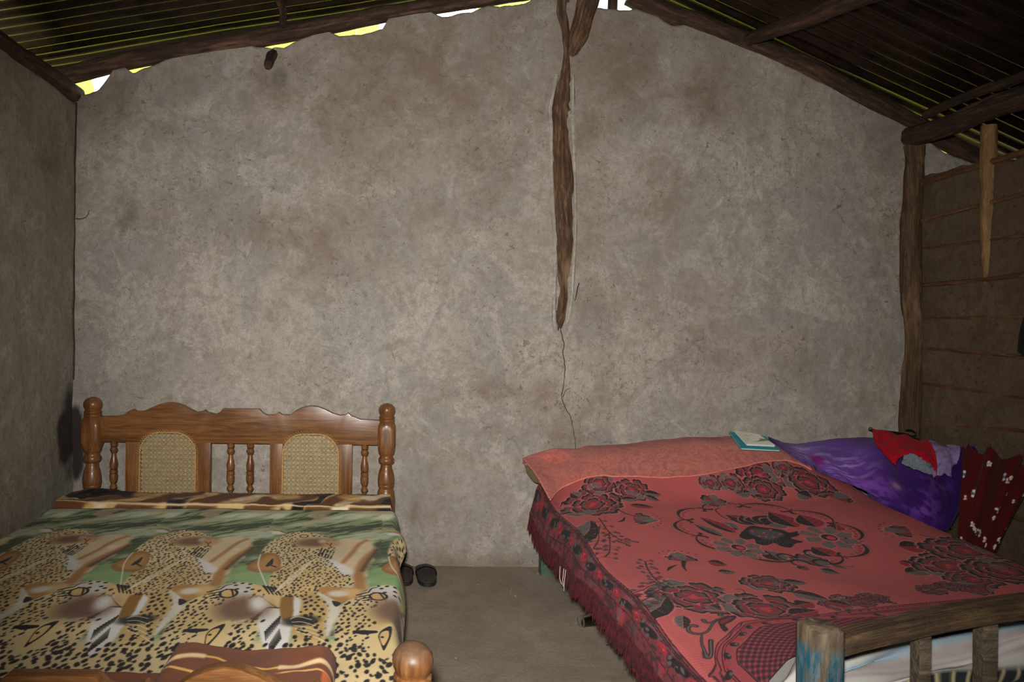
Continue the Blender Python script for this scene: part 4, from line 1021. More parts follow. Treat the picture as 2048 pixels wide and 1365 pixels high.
# medallion ring, eight scrolls
mc = [(905, 100), (1010, 115), (1100, 160), (1480, 215), (1790, 330), (1940, 470), (1830, 560), (1620, 600)]
mL, mR_, mT, mB = [SP.tr(p) for p in ((1341, 1048), (1752, 1085), (1500, 1006), (1560, 1131))]
xc_, yc_ = (mL[0]+mR_[0])/2, (mT[1]+mB[1])/2; RX, RY = (mR_[0]-mL[0])/2/.43, (mT[1]-mB[1])/2/.43
for i in range(10):
    a0 = 2*math.pi*i/10+.2; a1 = a0+2*math.pi/10; rm = .375
    t = np.linspace(0, 1, 9); an = a0+(a1-a0)*t; bul = .055*np.sin(np.pi*t)**.8
    t0 = SP.tr; SP.tr = lambda z: z
    out_ = [(xc_+RX*(rm+b)*math.cos(q), yc_+RY*(rm+b)*math.sin(q)) for q, b in zip(an, bul)]
    SP.line([(xc_+RX*(rm+b+.017)*math.cos(q), yc_+RY*(rm+b+.017)*math.sin(q)) for q, b in zip(an[1:-1], bul[1:-1])], .003, (126, 92, 90), .8)
    SP.line(out_, [.004]+[.006, .009, .012, .014, .012, .009, .006]+[.004], DK)
    for q, b in list(zip(an, bul))[2:-2]: SP.ell0(xc_+RX*(rm+b-.026)*math.cos(q), yc_+RY*(rm+b-.026)*math.sin(q), .0055, .0055, (110, 40, 44)); SP.ell0(xc_+RX*(rm+b-.026)*math.cos(q), yc_+RY*(rm+b-.026)*math.sin(q), .003, .003, PK)
    for sg, q in ((1, a0), (-1, a1)):                  # curled ends
        cc = [(xc_+RX*(rm-r_)*math.cos(q+sg*w_), yc_+RY*(rm-r_)*math.sin(q+sg*w_)) for r_, w_ in ((0, 0), (.022, .03), (.034, .075), (.026, .115))]
        SP.line(cc, [.006, .012, .012, .004], DK)
    SP.ell0(xc_+RX*(rm+.02)*math.cos(a0), yc_+RY*(rm+.02)*math.sin(a0), .010, .003, DK, a0)
    SP.tr = t0
# heart of the medallion
fl_ = [(760, 400), (850, 320), (960, 330), (1120, 350), (1190, 375), (1280, 360), (1270, 400), (1200, 425), (1310, 455), (1240, 470), (1200, 505), (1110, 490), (1060, 465), (990, 485), (910, 470), (890, 430), (820, 435)]
SP.poly([c5(*p) for p in fl_], LT_, .7, .006); SP.poly([c5(*p) for p in fl_], DK, 1)
SP.poly([c5(850, 345), c5(960, 345), c5(1080, 365), c5(1150, 395), c5(1040, 440), c5(940, 420), c5(860, 390)], (84, 80, 80), 1, .01)
for p in ((875, 365), (1030, 352), (970, 377), (1110, 388), (935, 405), (1055, 415), (990, 412)): SP.ell(c5(*p), .0075, .0075, RD); SP.ell(c5(*p), .004, .004, LT_)
for a in range(9): SP.line([c5(960+a*28, 440), c5(930+a*42, 480-abs(a-5)*4)], .002, (112, 104, 104), .8)
leaf(c5(920, 305), c5(640, 220), .045, False); leaf(c5(900, 310), c5(780, 225), .04); leaf(c5(950, 305), c5(905, 232), .05); leaf(c5(960, 310), c5(1030, 228), .05); leaf(c5(990, 315), c5(1140, 268), .05, True); leaf(c5(760, 345), c5(560, 290), .04)
leaf(c5(740, 380), c5(420, 240), .030, False); leaf(c5(630, 410), c5(370, 300), .026); leaf(c5(1260, 330), c5(1010, 195), .055, False); leaf(c5(1430, 330), c5(1280, 220), .05, False)
leaf(c5(1560, 580), c5(1380, 495), .045, False); leaf(c5(1130, 620), c5(985, 525), .042); leaf(c5(1590, 360), c5(1585, 300), .03, False)
SP.line([c5(970, 215), c5(940, 185), c5(880, 190)], [.004, .012, .006], GR); SP.line([c5(590, 165), c5(560, 185), c5(620, 240), c5(700, 270)], .005, DK)
for c, r in ((c5(755, 503), .085), (c5(1530, 418), .095)):
    x, y = SP.tr(c)
    for i in range(8): petal(x+.3*r*math.cos(i*math.pi/4+.2), y+.3*r*math.sin(i*math.pi/4+.2), i*math.pi/4+.2, r*.72, r*.24, i, False)
    SP.ell0(x, y, r*.34, r*.34, LT_); SP.ell0(x, y, r*.28, r*.28, DK); SP.ell0(x+.004, y-.004, r*.17, r*.17, PK)
# scroll flowers at the foot and head of the ring
for c in (c5(1380, 610), c5(540, 110)):
    x, y = SP.tr(c)
    for i, a in enumerate((0, 1.1, 2.2, 3.3, 4.4, 5.4)): petal(x, y, a, .055, .024, i, i % 2 == 0)
for c in (c5(1170, 590), c5(1400, 560), c5(1290, 640), c5(1480, 640)):
    x, y = SP.tr(c); t0 = SP.tr; SP.tr = lambda z: z
    SP.line([(x+.03*math.cos(q), y+.03*math.sin(q)) for q in np.linspace(0, 4.6, 8)], [.012]*4+[.008]*4, DK); SP.tr = t0
leaf(c5(1450, 690), c5(1620, 730), .03); leaf(c5(1280, 690), c5(1340, 670), .02, False); sprig([c5(1500, 640), c5(1620, 660), c5(1740, 670)], .003, False); leaf(c5(1550, 655), c5(1700, 690), .012)
# bouquets
peony(c8(760, 800), .125, .3, 1, 1); peony(c8(1180, 650), .075, .3, 1, 2); peony(c8(830, 570), .07, 1, 1, 3)
leaf(c8(740, 960), c8(705, 1235), .036); leaf(c8(1150, 800), c8(1415, 830), .028, False); leaf(c8(1060, 740), c8(1240, 740), .02); leaf(c8(1300, 670), c8(1490, 700), .022); leaf(c8(1310, 700), c8(1470, 765), .02); leaf(c8(530, 860), c8(440, 875), .02); leaf(c8(620, 720), c8(530, 670), .022)
SP.line([c8(1020, 845), c8(1110, 890), c8(1190, 915)], .006, DK); bud(c8(1200, 935), .085, -.35, 2); SP.line([c8(1100, 930), c8(1080, 965), c8(1030, 980)], [.004, .014, .004], DK)
sprig([c8(830, 940), c8(930, 1080), c8(1040, 1160), c8(1150, 1200)], .005, True, 2); sprig([c8(935, 1090), c8(945, 1230), c8(930, 1340)], .004, True, 3); sprig([c8(840, 1010), c8(825, 1150), c8(830, 1250)], .003, True, 4)
peony(c6(700, 560), .125, .9, 1, 5); leaf(c6(440, 560), c6(300, 790), .036); leaf(c6(940, 320), c6(1110, 325), .022); leaf(c6(840, 220), c6(1030, 260), .03, False); leaf(c6(600, 740), c6(595, 860), .022); leaf(c6(850, 640), c6(960, 690), .025, True); leaf(c6(890, 480), c6(1010, 490), .018)
bud(c6(610, 215), .075, 1.5, 4); SP.line([c6(610, 220), c6(610, 270), c6(635, 310)], [.016, .010, .004], DK); SP.line([c6(540, 255), c6(480, 280), c6(455, 310)], [.004, .012, .004], DK)
sprig([c6(480, 470), c6(350, 400), c6(270, 300), c6(240, 220)], .005, True, 7); sprig([c6(400, 430), c6(300, 450), c6(180, 520)], .003, True, 8); sprig([c6(380, 490), c6(310, 540), c6(260, 610)], .003, True, 9)
peony(c6(1400, 680), .128, .2, .9, 10); peony(c6(1420, 430), .085, .4, .7, 11); leaf(c6(1560, 410), c6(1800, 430), .026); leaf(c6(1650, 520), c6(1900, 570), .04); leaf(c6(1700, 640), c6(1850, 620), .03, False); leaf(c6(1640, 740), c6(1900, 690), .034, False)
SP.line([c6(1110, 490), c6(1170, 490), c6(1210, 540)], .003, DK)
for pts in ([(1060, 760), (950, 820), (870, 910), (760, 920), (660, 890), (650, 850), (700, 840), (735, 850)], [(790, 930), (770, 1000), (800, 1090), (850, 1090), (885, 1000)], [(960, 800), (920, 830), (850, 830), (815, 800)], [(1010, 760), (980, 760), (970, 735)]):
    w_ = np.linspace(.004, .013, len(pts)); SP.line([c6(*p) for p in pts], w_+.003, DK); SP.line([c6(*p) for p in pts], w_*.5, GR)
SP.poly([c6(980, 810), c6(1100, 760), c6(1155, 790), c6(1120, 850), c6(1060, 880), c6(1110, 940), c6(1060, 955), c6(1000, 880)], DK, .95); SP.poly([c6(1000, 820), c6(1090, 785), c6(1120, 800), c6(1060, 855), c6(1010, 860)], RD, .9, .006)
# far end and right edge of the spread
peony(c4(350, 150), .10, .2, .9, 12); peony(c4(370, 240), .085, .2, .8, 13); peony(c4(640, 200), .11, .5, .9, 14); bud(c4(790, 290), .085, .5, 5); leaf(c4(570, 260), c4(660, 290), .04); leaf(c4(210, 265), c4(300, 255), .03); leaf(c4(320, 280), c4(380, 290), .02)
for p, s_ in ((c4(180, 200), .06), (c4(60, 200), .05), (c4(490, 110), .05)): peony(p, s_, .3, .8, 15)
bud(c4(1230, 490), .08, 2.7, 6); SP.line([c4(1290, 505), c4(1400, 530)], .005, DK); leaf(c4(1170, 575), c4(1350, 580), .05, False); leaf(c4(1330, 625), c4(1460, 615), .035); leaf(c4(1170, 660), c4(1320, 700), .03, False); leaf(c4(1210, 730), c4(1370, 710), .035)
peony(c4(1460, 690), .11, .2, .9, 16); peony(c4(1560, 600), .13, .6, .9, 17); peony(c4(1600, 770), .075, .6, .9, 18); peony(c4(1800, 720), .12, .6, .9, 19); peony(c4(1780, 600), .10, .6, .9, 20); peony(c4(1660, 545), .09, .1, .9, 25)
for i, p in enumerate(((850, 890), (930, 900), (1020, 880), (790, 920), (1350, 830), (1480, 810), (1620, 830))): peony(c4(*p), .045, i, .8, 21+i)
leaf(c4(560, 850), c4(760, 890), .035); leaf(c4(750, 900), c4(900, 930), .03, False); sprig([c4(880, 900), c4(980, 880), c4(1090, 890)], .003, True, 12); sprig([c4(1300, 850), c4(1400, 820), c4(1520, 800)], .003, True, 13)
# borders: along the left hang and across the foot
t0 = SP.tr; SP.tr = lambda z: z
def blend(m, col): SP.c[:] = SP.c*(1-m[..., None])+np.array(col)/255.*m[..., None]
dst = U-(.778+.010*np.sin(V*2*np.pi/.62)-.0*V)         # signed distance from the inner line of the left border
band = 1-sstep(-.004, .0, dst)
nz_ = fbm(U*60, V*60, 4, 3); blend(band*.85, (112, 48, 56)); blend(band*sstep(.50, .62, nz_)*.75, (66, 42, 46)); blend(band*sstep(.60, .70, fbm(U*26, V*20, 9, 3))*.8, (168, 52, 62)); blend(band*sstep(.60, .68, fbm(U*22+9, V*26, 3, 3))*.6, (104, 94, 92))
for o in (.0, -.011, -.020, -.098): blend(1-sstep(.0012, .0026, np.abs(dst-o)), (54, 34, 38))
zz_ = np.abs(((V/.012) % 1)-.5)*.008; blend((1-sstep(.001, .002, np.abs(dst+.0145-zz_+.002)))*1., (70, 40, 44))
y = 1.55; i = 0
while y < 3.3:
    SP.ell0(.722+.004*math.sin(i), y, .020, .052, DK, .25); R = random.Random(i)
    for q in range(9): SP.ell0(.722+R.uniform(-.018, .018), y+R.uniform(-.045, .045), .007, .012, (96, 88, 86) if q % 2 else (38, 30, 32), R.uniform(0, 3))
    SP.ell0(.724, y+.085, .018, .028, (168, 50, 60), 0); 
    for q in range(5): SP.ell0(.724+R.uniform(-.012, .012), y+.085+R.uniform(-.02, .02), .006, .006, (196, 72, 80) if q % 2 else (120, 40, 48))
    y += .17; i += 1
SP.tr = t0
fb = [c6(860, 1240), c6(890, 1120), c6(960, 1045), c6(1090, 1005), c6(1180, 930), c6(1240, 870), c6(1400, 845), c6(1640, 790), c6(1916, 735), (1706, 1224), (1800, 1214), (1900, 1205), (2000, 1196), (2090, 1186)]
Pb = np.array([SP.tr(p) for p in fb]); tt = np.linspace(0, len(Pb)-1, 120); Q = np.stack([crom(None, Pb[:, 0], tt), crom(None, Pb[:, 1], tt)], 1)
SP.tr = lambda z: z
reg = [tuple(q) for q in Q]+[(2.4, Q[-1][1]), (2.4, 1.4), (.80, 1.4), (.795, Q[0][1])]
W = SP.win(.78, 2.3, 1.4, 2.2); Uw = U[W[2]:W[3], W[0]:W[1]]; Vw = V[W[2]:W[3], W[0]:W[1]]; dd = SP.psd(Uw, Vw, reg)
def bl2(m, col): SP.put(W, m, col)
bl2((1-sstep(-.002, .002, dd))*.55, (150, 58, 68)); bl2((1-sstep(-.072, -.068, dd))*.8, (106, 46, 58))
pt_ = np.sin(Uw*2*np.pi/.030)*np.sin(Vw*2*np.pi/.030); bl2((1-sstep(-.074, -.070, dd))*sstep(.1, .35, pt_)*.8, (58, 36, 42)); bl2((1-sstep(-.074, -.070, dd))*sstep(.55, .7, -pt_)*.8, (180, 84, 92))
bl2((1-sstep(-.002, .002, dd+.0))*(1-sstep(-.026, -.024, -dd-.052))*0, DK)
for o in (0., .022, .030, .070): bl2(1-sstep(.0012, .0028, np.abs(dd+o)), (66, 36, 42))
zig = np.abs(((np.arctan2(Vw-1.9, Uw-1.6)*12) % 1)-.5)*.026; bl2((1-sstep(.0012, .0026, np.abs(-dd-.005-zig*.6)))*(dd < 0)*(dd > -.022), (74, 40, 46))
an = 0
for q in Q[::5]:
    SP.ell0(q[0]+.01, q[1]-.048, .016, .011, DK if an % 2 else (176, 54, 64), .5*an); SP.ell0(q[0]+.016, q[1]-.05, .006, .006, GR); an += 1
SP.tr = t0
# shape of the spread
vy = V.copy()
yend = np.interp(U, [A0, .80, .84, .90, 1.0, 1.08, 1.5, 2.27], [1.43, 1.45, 1.50, 1.58, 1.68, 1.735, 1.76, 1.86])
sel = vy < 1.95; vy = np.where(sel, 1.95-(1.95-vy)*(1.95-yend)/(1.95-1.50), vy)
xa = np.interp(U, [A0, A0+.10, A0+.13, A0+.155, .81, 2.13, 2.16, 2.27], [.716, .738, .752, .770, .81, 2.13, 2.155, 2.165])
fold = (fbm(V*5, V*0+1, 6, 3)-.5)*.05*(1-sstep(A0, A0+.13, U))
xa = xa+fold
zt = hb(np.maximum(xa, .80), vy)+.004
dz = np.interp(U, [A0, A0+.10, A0+.13, A0+.155, .82, 2.12, 2.15, 2.27], [.125, .030, .011, .004, 0, 0, .008, .12])
zl_ = zt-dz+.012*np.sin(V*11+1)*(1-sstep(A0, A0+.08, U))*.6
hsh = np.interp(vy, [1.45, 2.2, 2.6, 3.0, 3.3], [.036, .034, .006, -.022, -.034])*(1-sstep(A0+.02, A0+.14, U))
zl_ = np.where(U < .80, np.minimum(zl_, .398-dz+.02+.05*sstep(3.1, 3.3, vy)), zl_)+hsh
spread = finish(make('red_bedspread', np.stack([xa, vy, zl_], -1).reshape(-1, 3), gridfaces(SP.nv, SP.nu), M_WOVEN, col=SP.c, origin=(1.5, 2.4, .3)), 'crimson woven bedspread with black peonies and a fringed hem on the plank bed', 'bedspread')
M_FRINGE = m_cloth('fringe_wool', rgb(112, 26, 38), rgb(52, 18, 24), 60)
fb_ = MB(); hemx, hemy, hemz = xa[:, 0], vy[:, 0], zl_[:, 0]
for row in range(2):
    for q in np.linspace(0, len(hemx)-1, 640):
        i = int(q); x, y, z = hemx[i]+row*.004, hemy[i], hemz[i]+.004
        cl = .5+.5*math.sin(y*2*math.pi/.05+row); L = .052+.030*random.random()+.018*cl
        dx = random.uniform(-.016, .004); dy = random.uniform(-.012, .012)-.010*math.sin(y*2*math.pi/.05); wd = random.uniform(.0016, .0028)
        P = [(x, y, z), (x+dx*.5, y+dy*.4, z-L*.5), (x+dx, y+dy, z-L)]
        V_ = []
        for (a, b, c), r in zip(P, (wd, wd*1.1, wd*.5)): V_ += [(a-r*.4, b-r, c), (a-r*.4, b+r, c), (a+r*.8, b, c)]
        fb_.add(V_, [[0, 1, 4, 3], [1, 2, 5, 4], [2, 0, 3, 5], [3, 4, 7, 6], [4, 5, 8, 7], [5, 3, 6, 8], [6, 7, 8]])
fr_ = fb_.build('fringe', M_FRINGE, spread); fr_['kind'] = 'stuff'
wt = at(1137, 1150, 2.60); M_WTHR = m_cloth('white_thread', rgb(206, 198, 186), rgb(190, 180, 168))
th_ = MB()
for i in (0, 1, 3): th_.tube([(.700-.004*i, wt[1]+.012*i, .285), (.695-.003*i, wt[1]+.012*i, .24), (.694, wt[1]+.011*i, .205+.012*(i % 2))], .0012, 5)
th_.build('loose_threads', M_WTHR, spread)

# ------------------------------------------------------------------ salmon towel over the pillows
fe = np.array([SP.tr(p) for p in [c8(318, 800), c8(400, 690), c8(520, 615), c8(735, 540), c8(1000, 537), c8(1300, 545), c8(1574, 552), (1400, 960), (1460, 948), (1520, 934), (1560, 930), (1600, 938), (1625, 950)]])
nx, ny = 170, 60
xf_ = np.linspace(0, 1, nx); ff = np.array([crom(None, fe[:, i], xf_*(len(fe)-1)) for i in range(2)])
back = np.array([at(1046, 921, 3.33), at(1062, 914, 3.36), at(1088, 906, 3.37), at(1112, 900, 3.375), at(1140, 902, 3.375), at(1240, 900, 3.38), at(1340, 893, 3.38), at(1400, 884, 3.38), at(1455, 877, 3.38), at(1500, 880, 3.38), at(1540, 892, 3.37), at(1575, 915, 3.35), at(1600, 930, 3.33)])
bb = np.array([crom(None, back[:, i], xf_*(len(back)-1)) for i in range(3)])
t = np.linspace(0, 1, ny)
Xt = bb[0][None]*(1-t[:, None])+ff[0][None]*t[:, None]; Yt = bb[1][None]*(1-t[:, None])+ff[1][None]*t[:, None]
zh = hb(np.maximum(Xt, .80), Yt)+.012
zs_ = bb[2][None]*(1-t[:, None])+zh*t[:, None]
wgt = sstep(.0, .55, t)[:, None]; Zt = np.maximum(zs_*(1-wgt)+zh*wgt, zh*1.0*sstep(.70, 1.0, Xt)+zs_*(1-sstep(.70, 1.0, Xt)))
Zt[:, :] += (fbm(Xt*9, Yt*9, 2, 4)-.30)*.012+.005
rows = [np.stack([Xt[0], np.minimum(Yt[0]+.012, 3.40), Zt[0]-.03], -1), np.stack([Xt[0], Yt[0]+.006, Zt[0]-.008], -1)]
Vt = np.concatenate([np.stack(rows), np.stack([Xt, Yt, Zt], -1)])
def m_towel():
    M = Mat('salmon_towel'); v = M.obj(); a = M.noise(M.map(v, (1, 1, 1)), 16, 5, .7, 3.0); b = M.noise(v, 420, 3, .6); c = M.noise(v, 5, 3, .5)
    col = M.ramp(a, (.35, rgb(152, 80, 72)), (.5, rgb(182, 100, 88)), (.58, rgb(202, 124, 108)), (.62, rgb(176, 96, 84)))
    col = M.mix(M.ramp(c, (.4, 0.), (.7, .45)), col, rgb(206, 104, 90)); col = M.mix(M.ramp(b, (.35, .3), (.65, 0.)), col, rgb(140, 66, 60))
    M.bump(M.math('ADD', b, M.math('MULTIPLY', a, 1.5)), .6, .005); return M.out(col, .95, .1, sheen=.15)
M_TOWEL = m_towel()
towel = finish(make('bath_towel', Vt.reshape(-1, 3), gridfaces(ny+2, nx, True), M_TOWEL), 'salmon pink towel laid across the head of the red bed', 'towel')
edge_ = Vt[-1]; MB().tube(edge_[::2]+np.array([0, 0, .001]), .004, 6).build('hem', m_cloth('towel_hem', rgb(206, 122, 108), rgb(186, 104, 92)), towel)
le = Vt[2:, 0]; MB().tube(le[::3], .004, 6).build('hem', bpy.data.materials['towel_hem'], towel)
# grey-olive pillow end showing under the towel
fp = net([[(1050, 924, 3.335), (1064, 938, 3.26), (1082, 956, 3.18)], [(1053, 935, 3.335), (1068, 955, 3.26), (1084, 962, 3.17)], [(1056, 946, 3.335), (1070, 962, 3.26), (1085, 967, 3.18)]], 14, 14)
M_PILL = m_cloth('olive_pillowcase', rgb(140, 122, 82), rgb(120, 104, 70))
fp = fp+np.array([-.006, 0, -.004]); fpb = fp+np.array([.012, 0, 0])
finish(make('pillow', np.concatenate([fp.reshape(-1, 3), fpb.reshape(-1, 3)]), np.concatenate([gridfaces(14, 14), gridfaces(14, 14, True)+196]), M_PILL), 'olive pillow end peeping out under the left corner of the salmon towel', 'pillow')

class Heap:                                           # remembers how high the things already lying there reach
    def __init__(s): s.c = .008; s.x0, s.y0 = .5, 2.3; s.h = np.full((290, 160), -1.)
    def ij(s, P): return np.clip(((P[:, 0]-s.x0)/s.c).astype(int), 0, 289), np.clip(((P[:, 1]-s.y0)/s.c).astype(int), 0, 159)
    def add(s, P): P = np.asarray(P).reshape(-1, 3); np.maximum.at(s.h, s.ij(P), P[:, 2])
    def top(s, P, n=1):
        P = np.asarray(P).reshape(-1, 3); i, j = s.ij(P); z = np.full(len(P), -1.)
        for a in range(-n, n+1):
            for b in range(-n, n+1): z = np.maximum(z, s.h[np.clip(i+a, 0, 289), np.clip(j+b, 0, 159)])
        return z
heap = Heap(); heap.add(np.stack([xa, vy, zl_], -1)[::2, ::2]); heap.add(Vt)
def drape(G, gap):                                    # lay a cloth over what is already there
    sh = G.shape; z = heap.top(G).reshape(sh[:-1])+gap; G[..., 2] = np.maximum(G[..., 2], z)
    for _ in range(2):
        q = G[..., 2].copy(); q[1:-1, 1:-1] = (G[:-2, 1:-1, 2]+G[2:, 1:-1, 2]+G[1:-1, :-2, 2]+G[1:-1, 2:, 2]+4*G[1:-1, 1:-1, 2])/8; G[..., 2] = np.maximum(q, z)
    return G
# ------------------------------------------------------------------ books on the towel
def quad_slab(name, pts, th, mats, parent, lift=0):
    """pts: four corners (x,y,z) of the lower face; returns slab"""
    P = np.array(pts, float); n = np.cross(P[1]-P[0], P[3]-P[0]); n /= np.linalg.norm(n); n = n if n[2] > 0 else -n
    P = P+n*lift; Q = P+n*th
    return make(name, np.concatenate([P, Q]), [[3, 2, 1, 0], [4, 5, 6, 7], [0, 1, 5, 4], [1, 2, 6, 5], [2, 3, 7, 6], [3, 0, 4, 7]], mats, parent, smooth=False)
def flat(px, py):                                     # on the towel
    x, y, z = onz(px, py, lambda a, b: hb(a, b)+.022); return np.array((x, y, z))
cA, cB, cC_, cD = flat(1482, 910), flat(1560, 914), flat(1530, 886), flat(1458, 876)
zm = max(cA[2], cB[2], cC_[2], cD[2]) 
Pq = [(cA*(1-u_)+cB*u_)*(1-v_)+(cD*(1-u_)+cC_*u_)*v_ for u_ in np.linspace(0, 1, 25) for v_ in np.linspace(0, 1, 25)]
blift = float(max(0, (heap.top(np.array(Pq), 2)-np.array(Pq)[:, 2]).max()))+.001
for q in (cA, cB, cC_, cD): q[2] += blift
e = thing('hardcover_book', tuple((cA+cB+cC_+cD)/4), 'large thin teal book lying under the notebook on the salmon towel', 'book')
M_TEAL = m_plain('teal_cover', rgb(34, 136, 146), .45, .4, nz=.05); M_PAPER = m_plain('page_edges', rgb(214, 212, 200), .8, .2, nz=.05, scale=200)
S = lambda k: [c_+(((cA+cB+cC_+cD)/4)-c_)*k for c_ in (cA, cB, cC_, cD)]
quad_slab('back_cover', S(0), .0016, M_TEAL, e); quad_slab('pages', S(.03), .005, M_PAPER, e, .0017); quad_slab('front_cover', S(0), .0016, M_TEAL, e, .0068)
nA, nB, nC, nD = flat(1492, 905), flat(1549, 908), flat(1515, 886), flat(1468, 878)
for q in (nA, nB, nC, nD): q[2] += blift
e = thing('notebook', tuple((nA+nB+nC+nD)/4), 'cream and green covered notebook lying on top of the teal book', 'notebook')
def m_cover():
    M = Mat('notebook_cover'); v = M.attr('Col', 0); return M.out(v, .5, .4)
S2 = lambda k: [c_+(((nA+nB+nC+nD)/4)-c_)*k for c_ in (nA, nB, nC, nD)]
quad_slab('pages', S2(.02), .010, M_PAPER, e, .0085)
n = 40; P = np.array(S2(0)); a, b = np.meshgrid(np.linspace(0, 1, n), np.linspace(0, 1, n)); a = a[..., None]; b = b[..., None]
G_ = (P[0]*(1-a)+P[1]*a)*(1-b)+(P[3]*(1-a)+P[2]*a)*b
nn = np.cross(P[1]-P[0], P[3]-P[0]); nn /= np.linalg.norm(nn)
A_, B_ = a[..., 0], b[..., 0]; c = np.empty((n, n, 3)); c[:] = np.array([206, 204, 184])/255.
def pm(m, col): c[:] = c*(1-m[..., None])+np.array(col)/255.*m[..., None]
pm(sstep(.28, .34, B_+.1*np.sin(A_*4))*(1-sstep(.45, .52, B_+.08*np.sin(A_*5)))*sstep(.15, .25, A_), (112, 138, 84)); pm((B_ < .16)*1., (206, 212, 208)); pm(np.exp(-(((A_-.6)/.06)**2+((B_-.8)/.06)**2)), (206, 174, 90)); pm(np.exp(-(((A_-.35)/.10)**4+((B_-.68)/.04)**4))*.6, (142, 160, 110))
G0 = G_+nn*.0187; G1 = G_+nn*.0197
make('cover', np.concatenate([G0.reshape(-1, 3), G1.reshape(-1, 3)]), np.concatenate([gridfaces(n, n, True), gridfaces(n, n)+n*n]), m_cover(), e, smooth=False, col=np.concatenate([c.reshape(-1, 3)]*2))

# ------------------------------------------------------------------ small table behind the bed, purple blanket heaped on it
M_TBL = m_plain('dull_green_board', rgb(70, 84, 66), .7, .3); M_LEGW = m_bark('table_leg_wood', rgb(86, 66, 46), rgb(118, 94, 66), rgb(140, 114, 84), 1)
e = thing('narrow_bench', (2.34, 3.16, 0), 'small green-sided bench hidden under the purple blanket beside the bed', 'bench')
MB().box(2.215, 2.47, 2.96, 3.36, .355, .378, .003).build('bench_top', M_TBL, e)
for x in (2.235, 2.452):
    for y in (2.978, 3.345): MB().tube([(x, y, 0), (x, y, .355)], .016, 8, .05, 3).build('leg', M_LEGW, e)
MB().box(2.220, 2.228, 3.00, 3.32, .22, .352).build('apron', M_TBL, e); MB().box(2.255, 2.432, 2.968, 2.976, .18, .352).build('apron', M_TBL, e)
W = net([[(1537, 893, 3.375), (1610, 897, 3.375), (1700, 887, 3.38), (1765, 884, 3.38), (1806, 892, 3.38)],
         [(1538, 886, 3.28), (1612, 888, 3.28), (1715, 877, 3.28), (1785, 880, 3.26), (1842, 893, 3.25)],
         [(1568, 913, 3.17), (1640, 921, 3.14), (1735, 908, 3.12), (1830, 903, 3.09), (1925, 897, 3.05)],
         [(1602, 936, 3.11), (1690, 958, 3.06), (1780, 962, 2.97), (1872, 955, 2.95), (1955, 908, 3.0)],
         [(1630, 951, 3.09), (1730, 992, 3.02), (1815, 1020, 2.88), (1888, 1046, 2.82), (1950, 972, 2.97)],
         [(1645, 985, 3.10), (1742, 1040, 3.04), (1828, 1090, 2.90), (1882, 1064, 2.83), (1944, 986, 2.98)]], 110, 150)
nr, nc = W.shape[:2]; a, b = np.meshgrid(np.arange(nr)/nr, np.arange(nc)/nc, indexing='ij')
fl2 = (fbm(a*5+b*3, b*7, 3, 4)-.5)*.05*np.sin(np.pi*np.clip(a, 0, 1))+.012*np.sin(b*26+a*9+5*fbm(a*3, b*3, 2))*sstep(.1, .5, a)
W[..., 2] += fl2; W[..., 0] = np.minimum(W[..., 0], XR-.02)
bench_z = (W[..., 0] > 2.19) & (W[..., 0] < 2.49) & (W[..., 1] > 2.93); W[..., 2] = np.where(bench_z, np.maximum(W[..., 2], .392), W[..., 2])
Wd = W.copy(); drape(Wd, .018); W[..., 2] = np.where(W[..., 0] < 2.186, Wd[..., 2], W[..., 2])
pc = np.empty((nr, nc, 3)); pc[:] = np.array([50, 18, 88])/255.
def dpt(px, py, D): return np.linalg.norm(W-np.array(at(px, py, D)), axis=-1)
def pp(m, col): pc[:] = pc*(1-m[..., None])+np.array(col)/255.*m[..., None]
fz_ = fbm(W[..., 0]*26, W[..., 1]*26, 4, 4); st_ = fbm(a*60, b*9, 5, 4)
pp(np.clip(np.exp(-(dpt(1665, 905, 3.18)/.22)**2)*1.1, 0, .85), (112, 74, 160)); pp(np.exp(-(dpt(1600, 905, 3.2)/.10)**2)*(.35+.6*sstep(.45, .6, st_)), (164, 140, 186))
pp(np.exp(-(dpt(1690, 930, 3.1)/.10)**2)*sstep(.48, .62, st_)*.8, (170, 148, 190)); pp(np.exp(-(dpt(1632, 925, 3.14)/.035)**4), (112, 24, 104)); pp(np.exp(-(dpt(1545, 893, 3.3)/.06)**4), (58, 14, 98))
for q, r in (((1740, 985, 2.98), .085), ((1855, 1005, 2.85), .085), ((1880, 960, 2.93), .07)):
    d_ = dpt(*q); rg = sstep(.42, .60, fbm(W[..., 0]*55+3, W[..., 2]*55, 7, 3)); pp(np.exp(-(d_/r)**4)*rg*.75, (120, 70, 164))
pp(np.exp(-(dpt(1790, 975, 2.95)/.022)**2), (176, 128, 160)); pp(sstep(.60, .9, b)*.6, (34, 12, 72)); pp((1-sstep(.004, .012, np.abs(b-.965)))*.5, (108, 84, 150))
pb = W-np.array([0, 0, .008])
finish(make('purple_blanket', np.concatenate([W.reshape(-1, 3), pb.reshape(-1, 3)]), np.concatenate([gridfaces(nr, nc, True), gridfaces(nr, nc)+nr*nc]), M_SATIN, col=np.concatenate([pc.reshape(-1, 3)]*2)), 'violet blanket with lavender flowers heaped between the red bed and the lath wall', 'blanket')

heap.add(W)
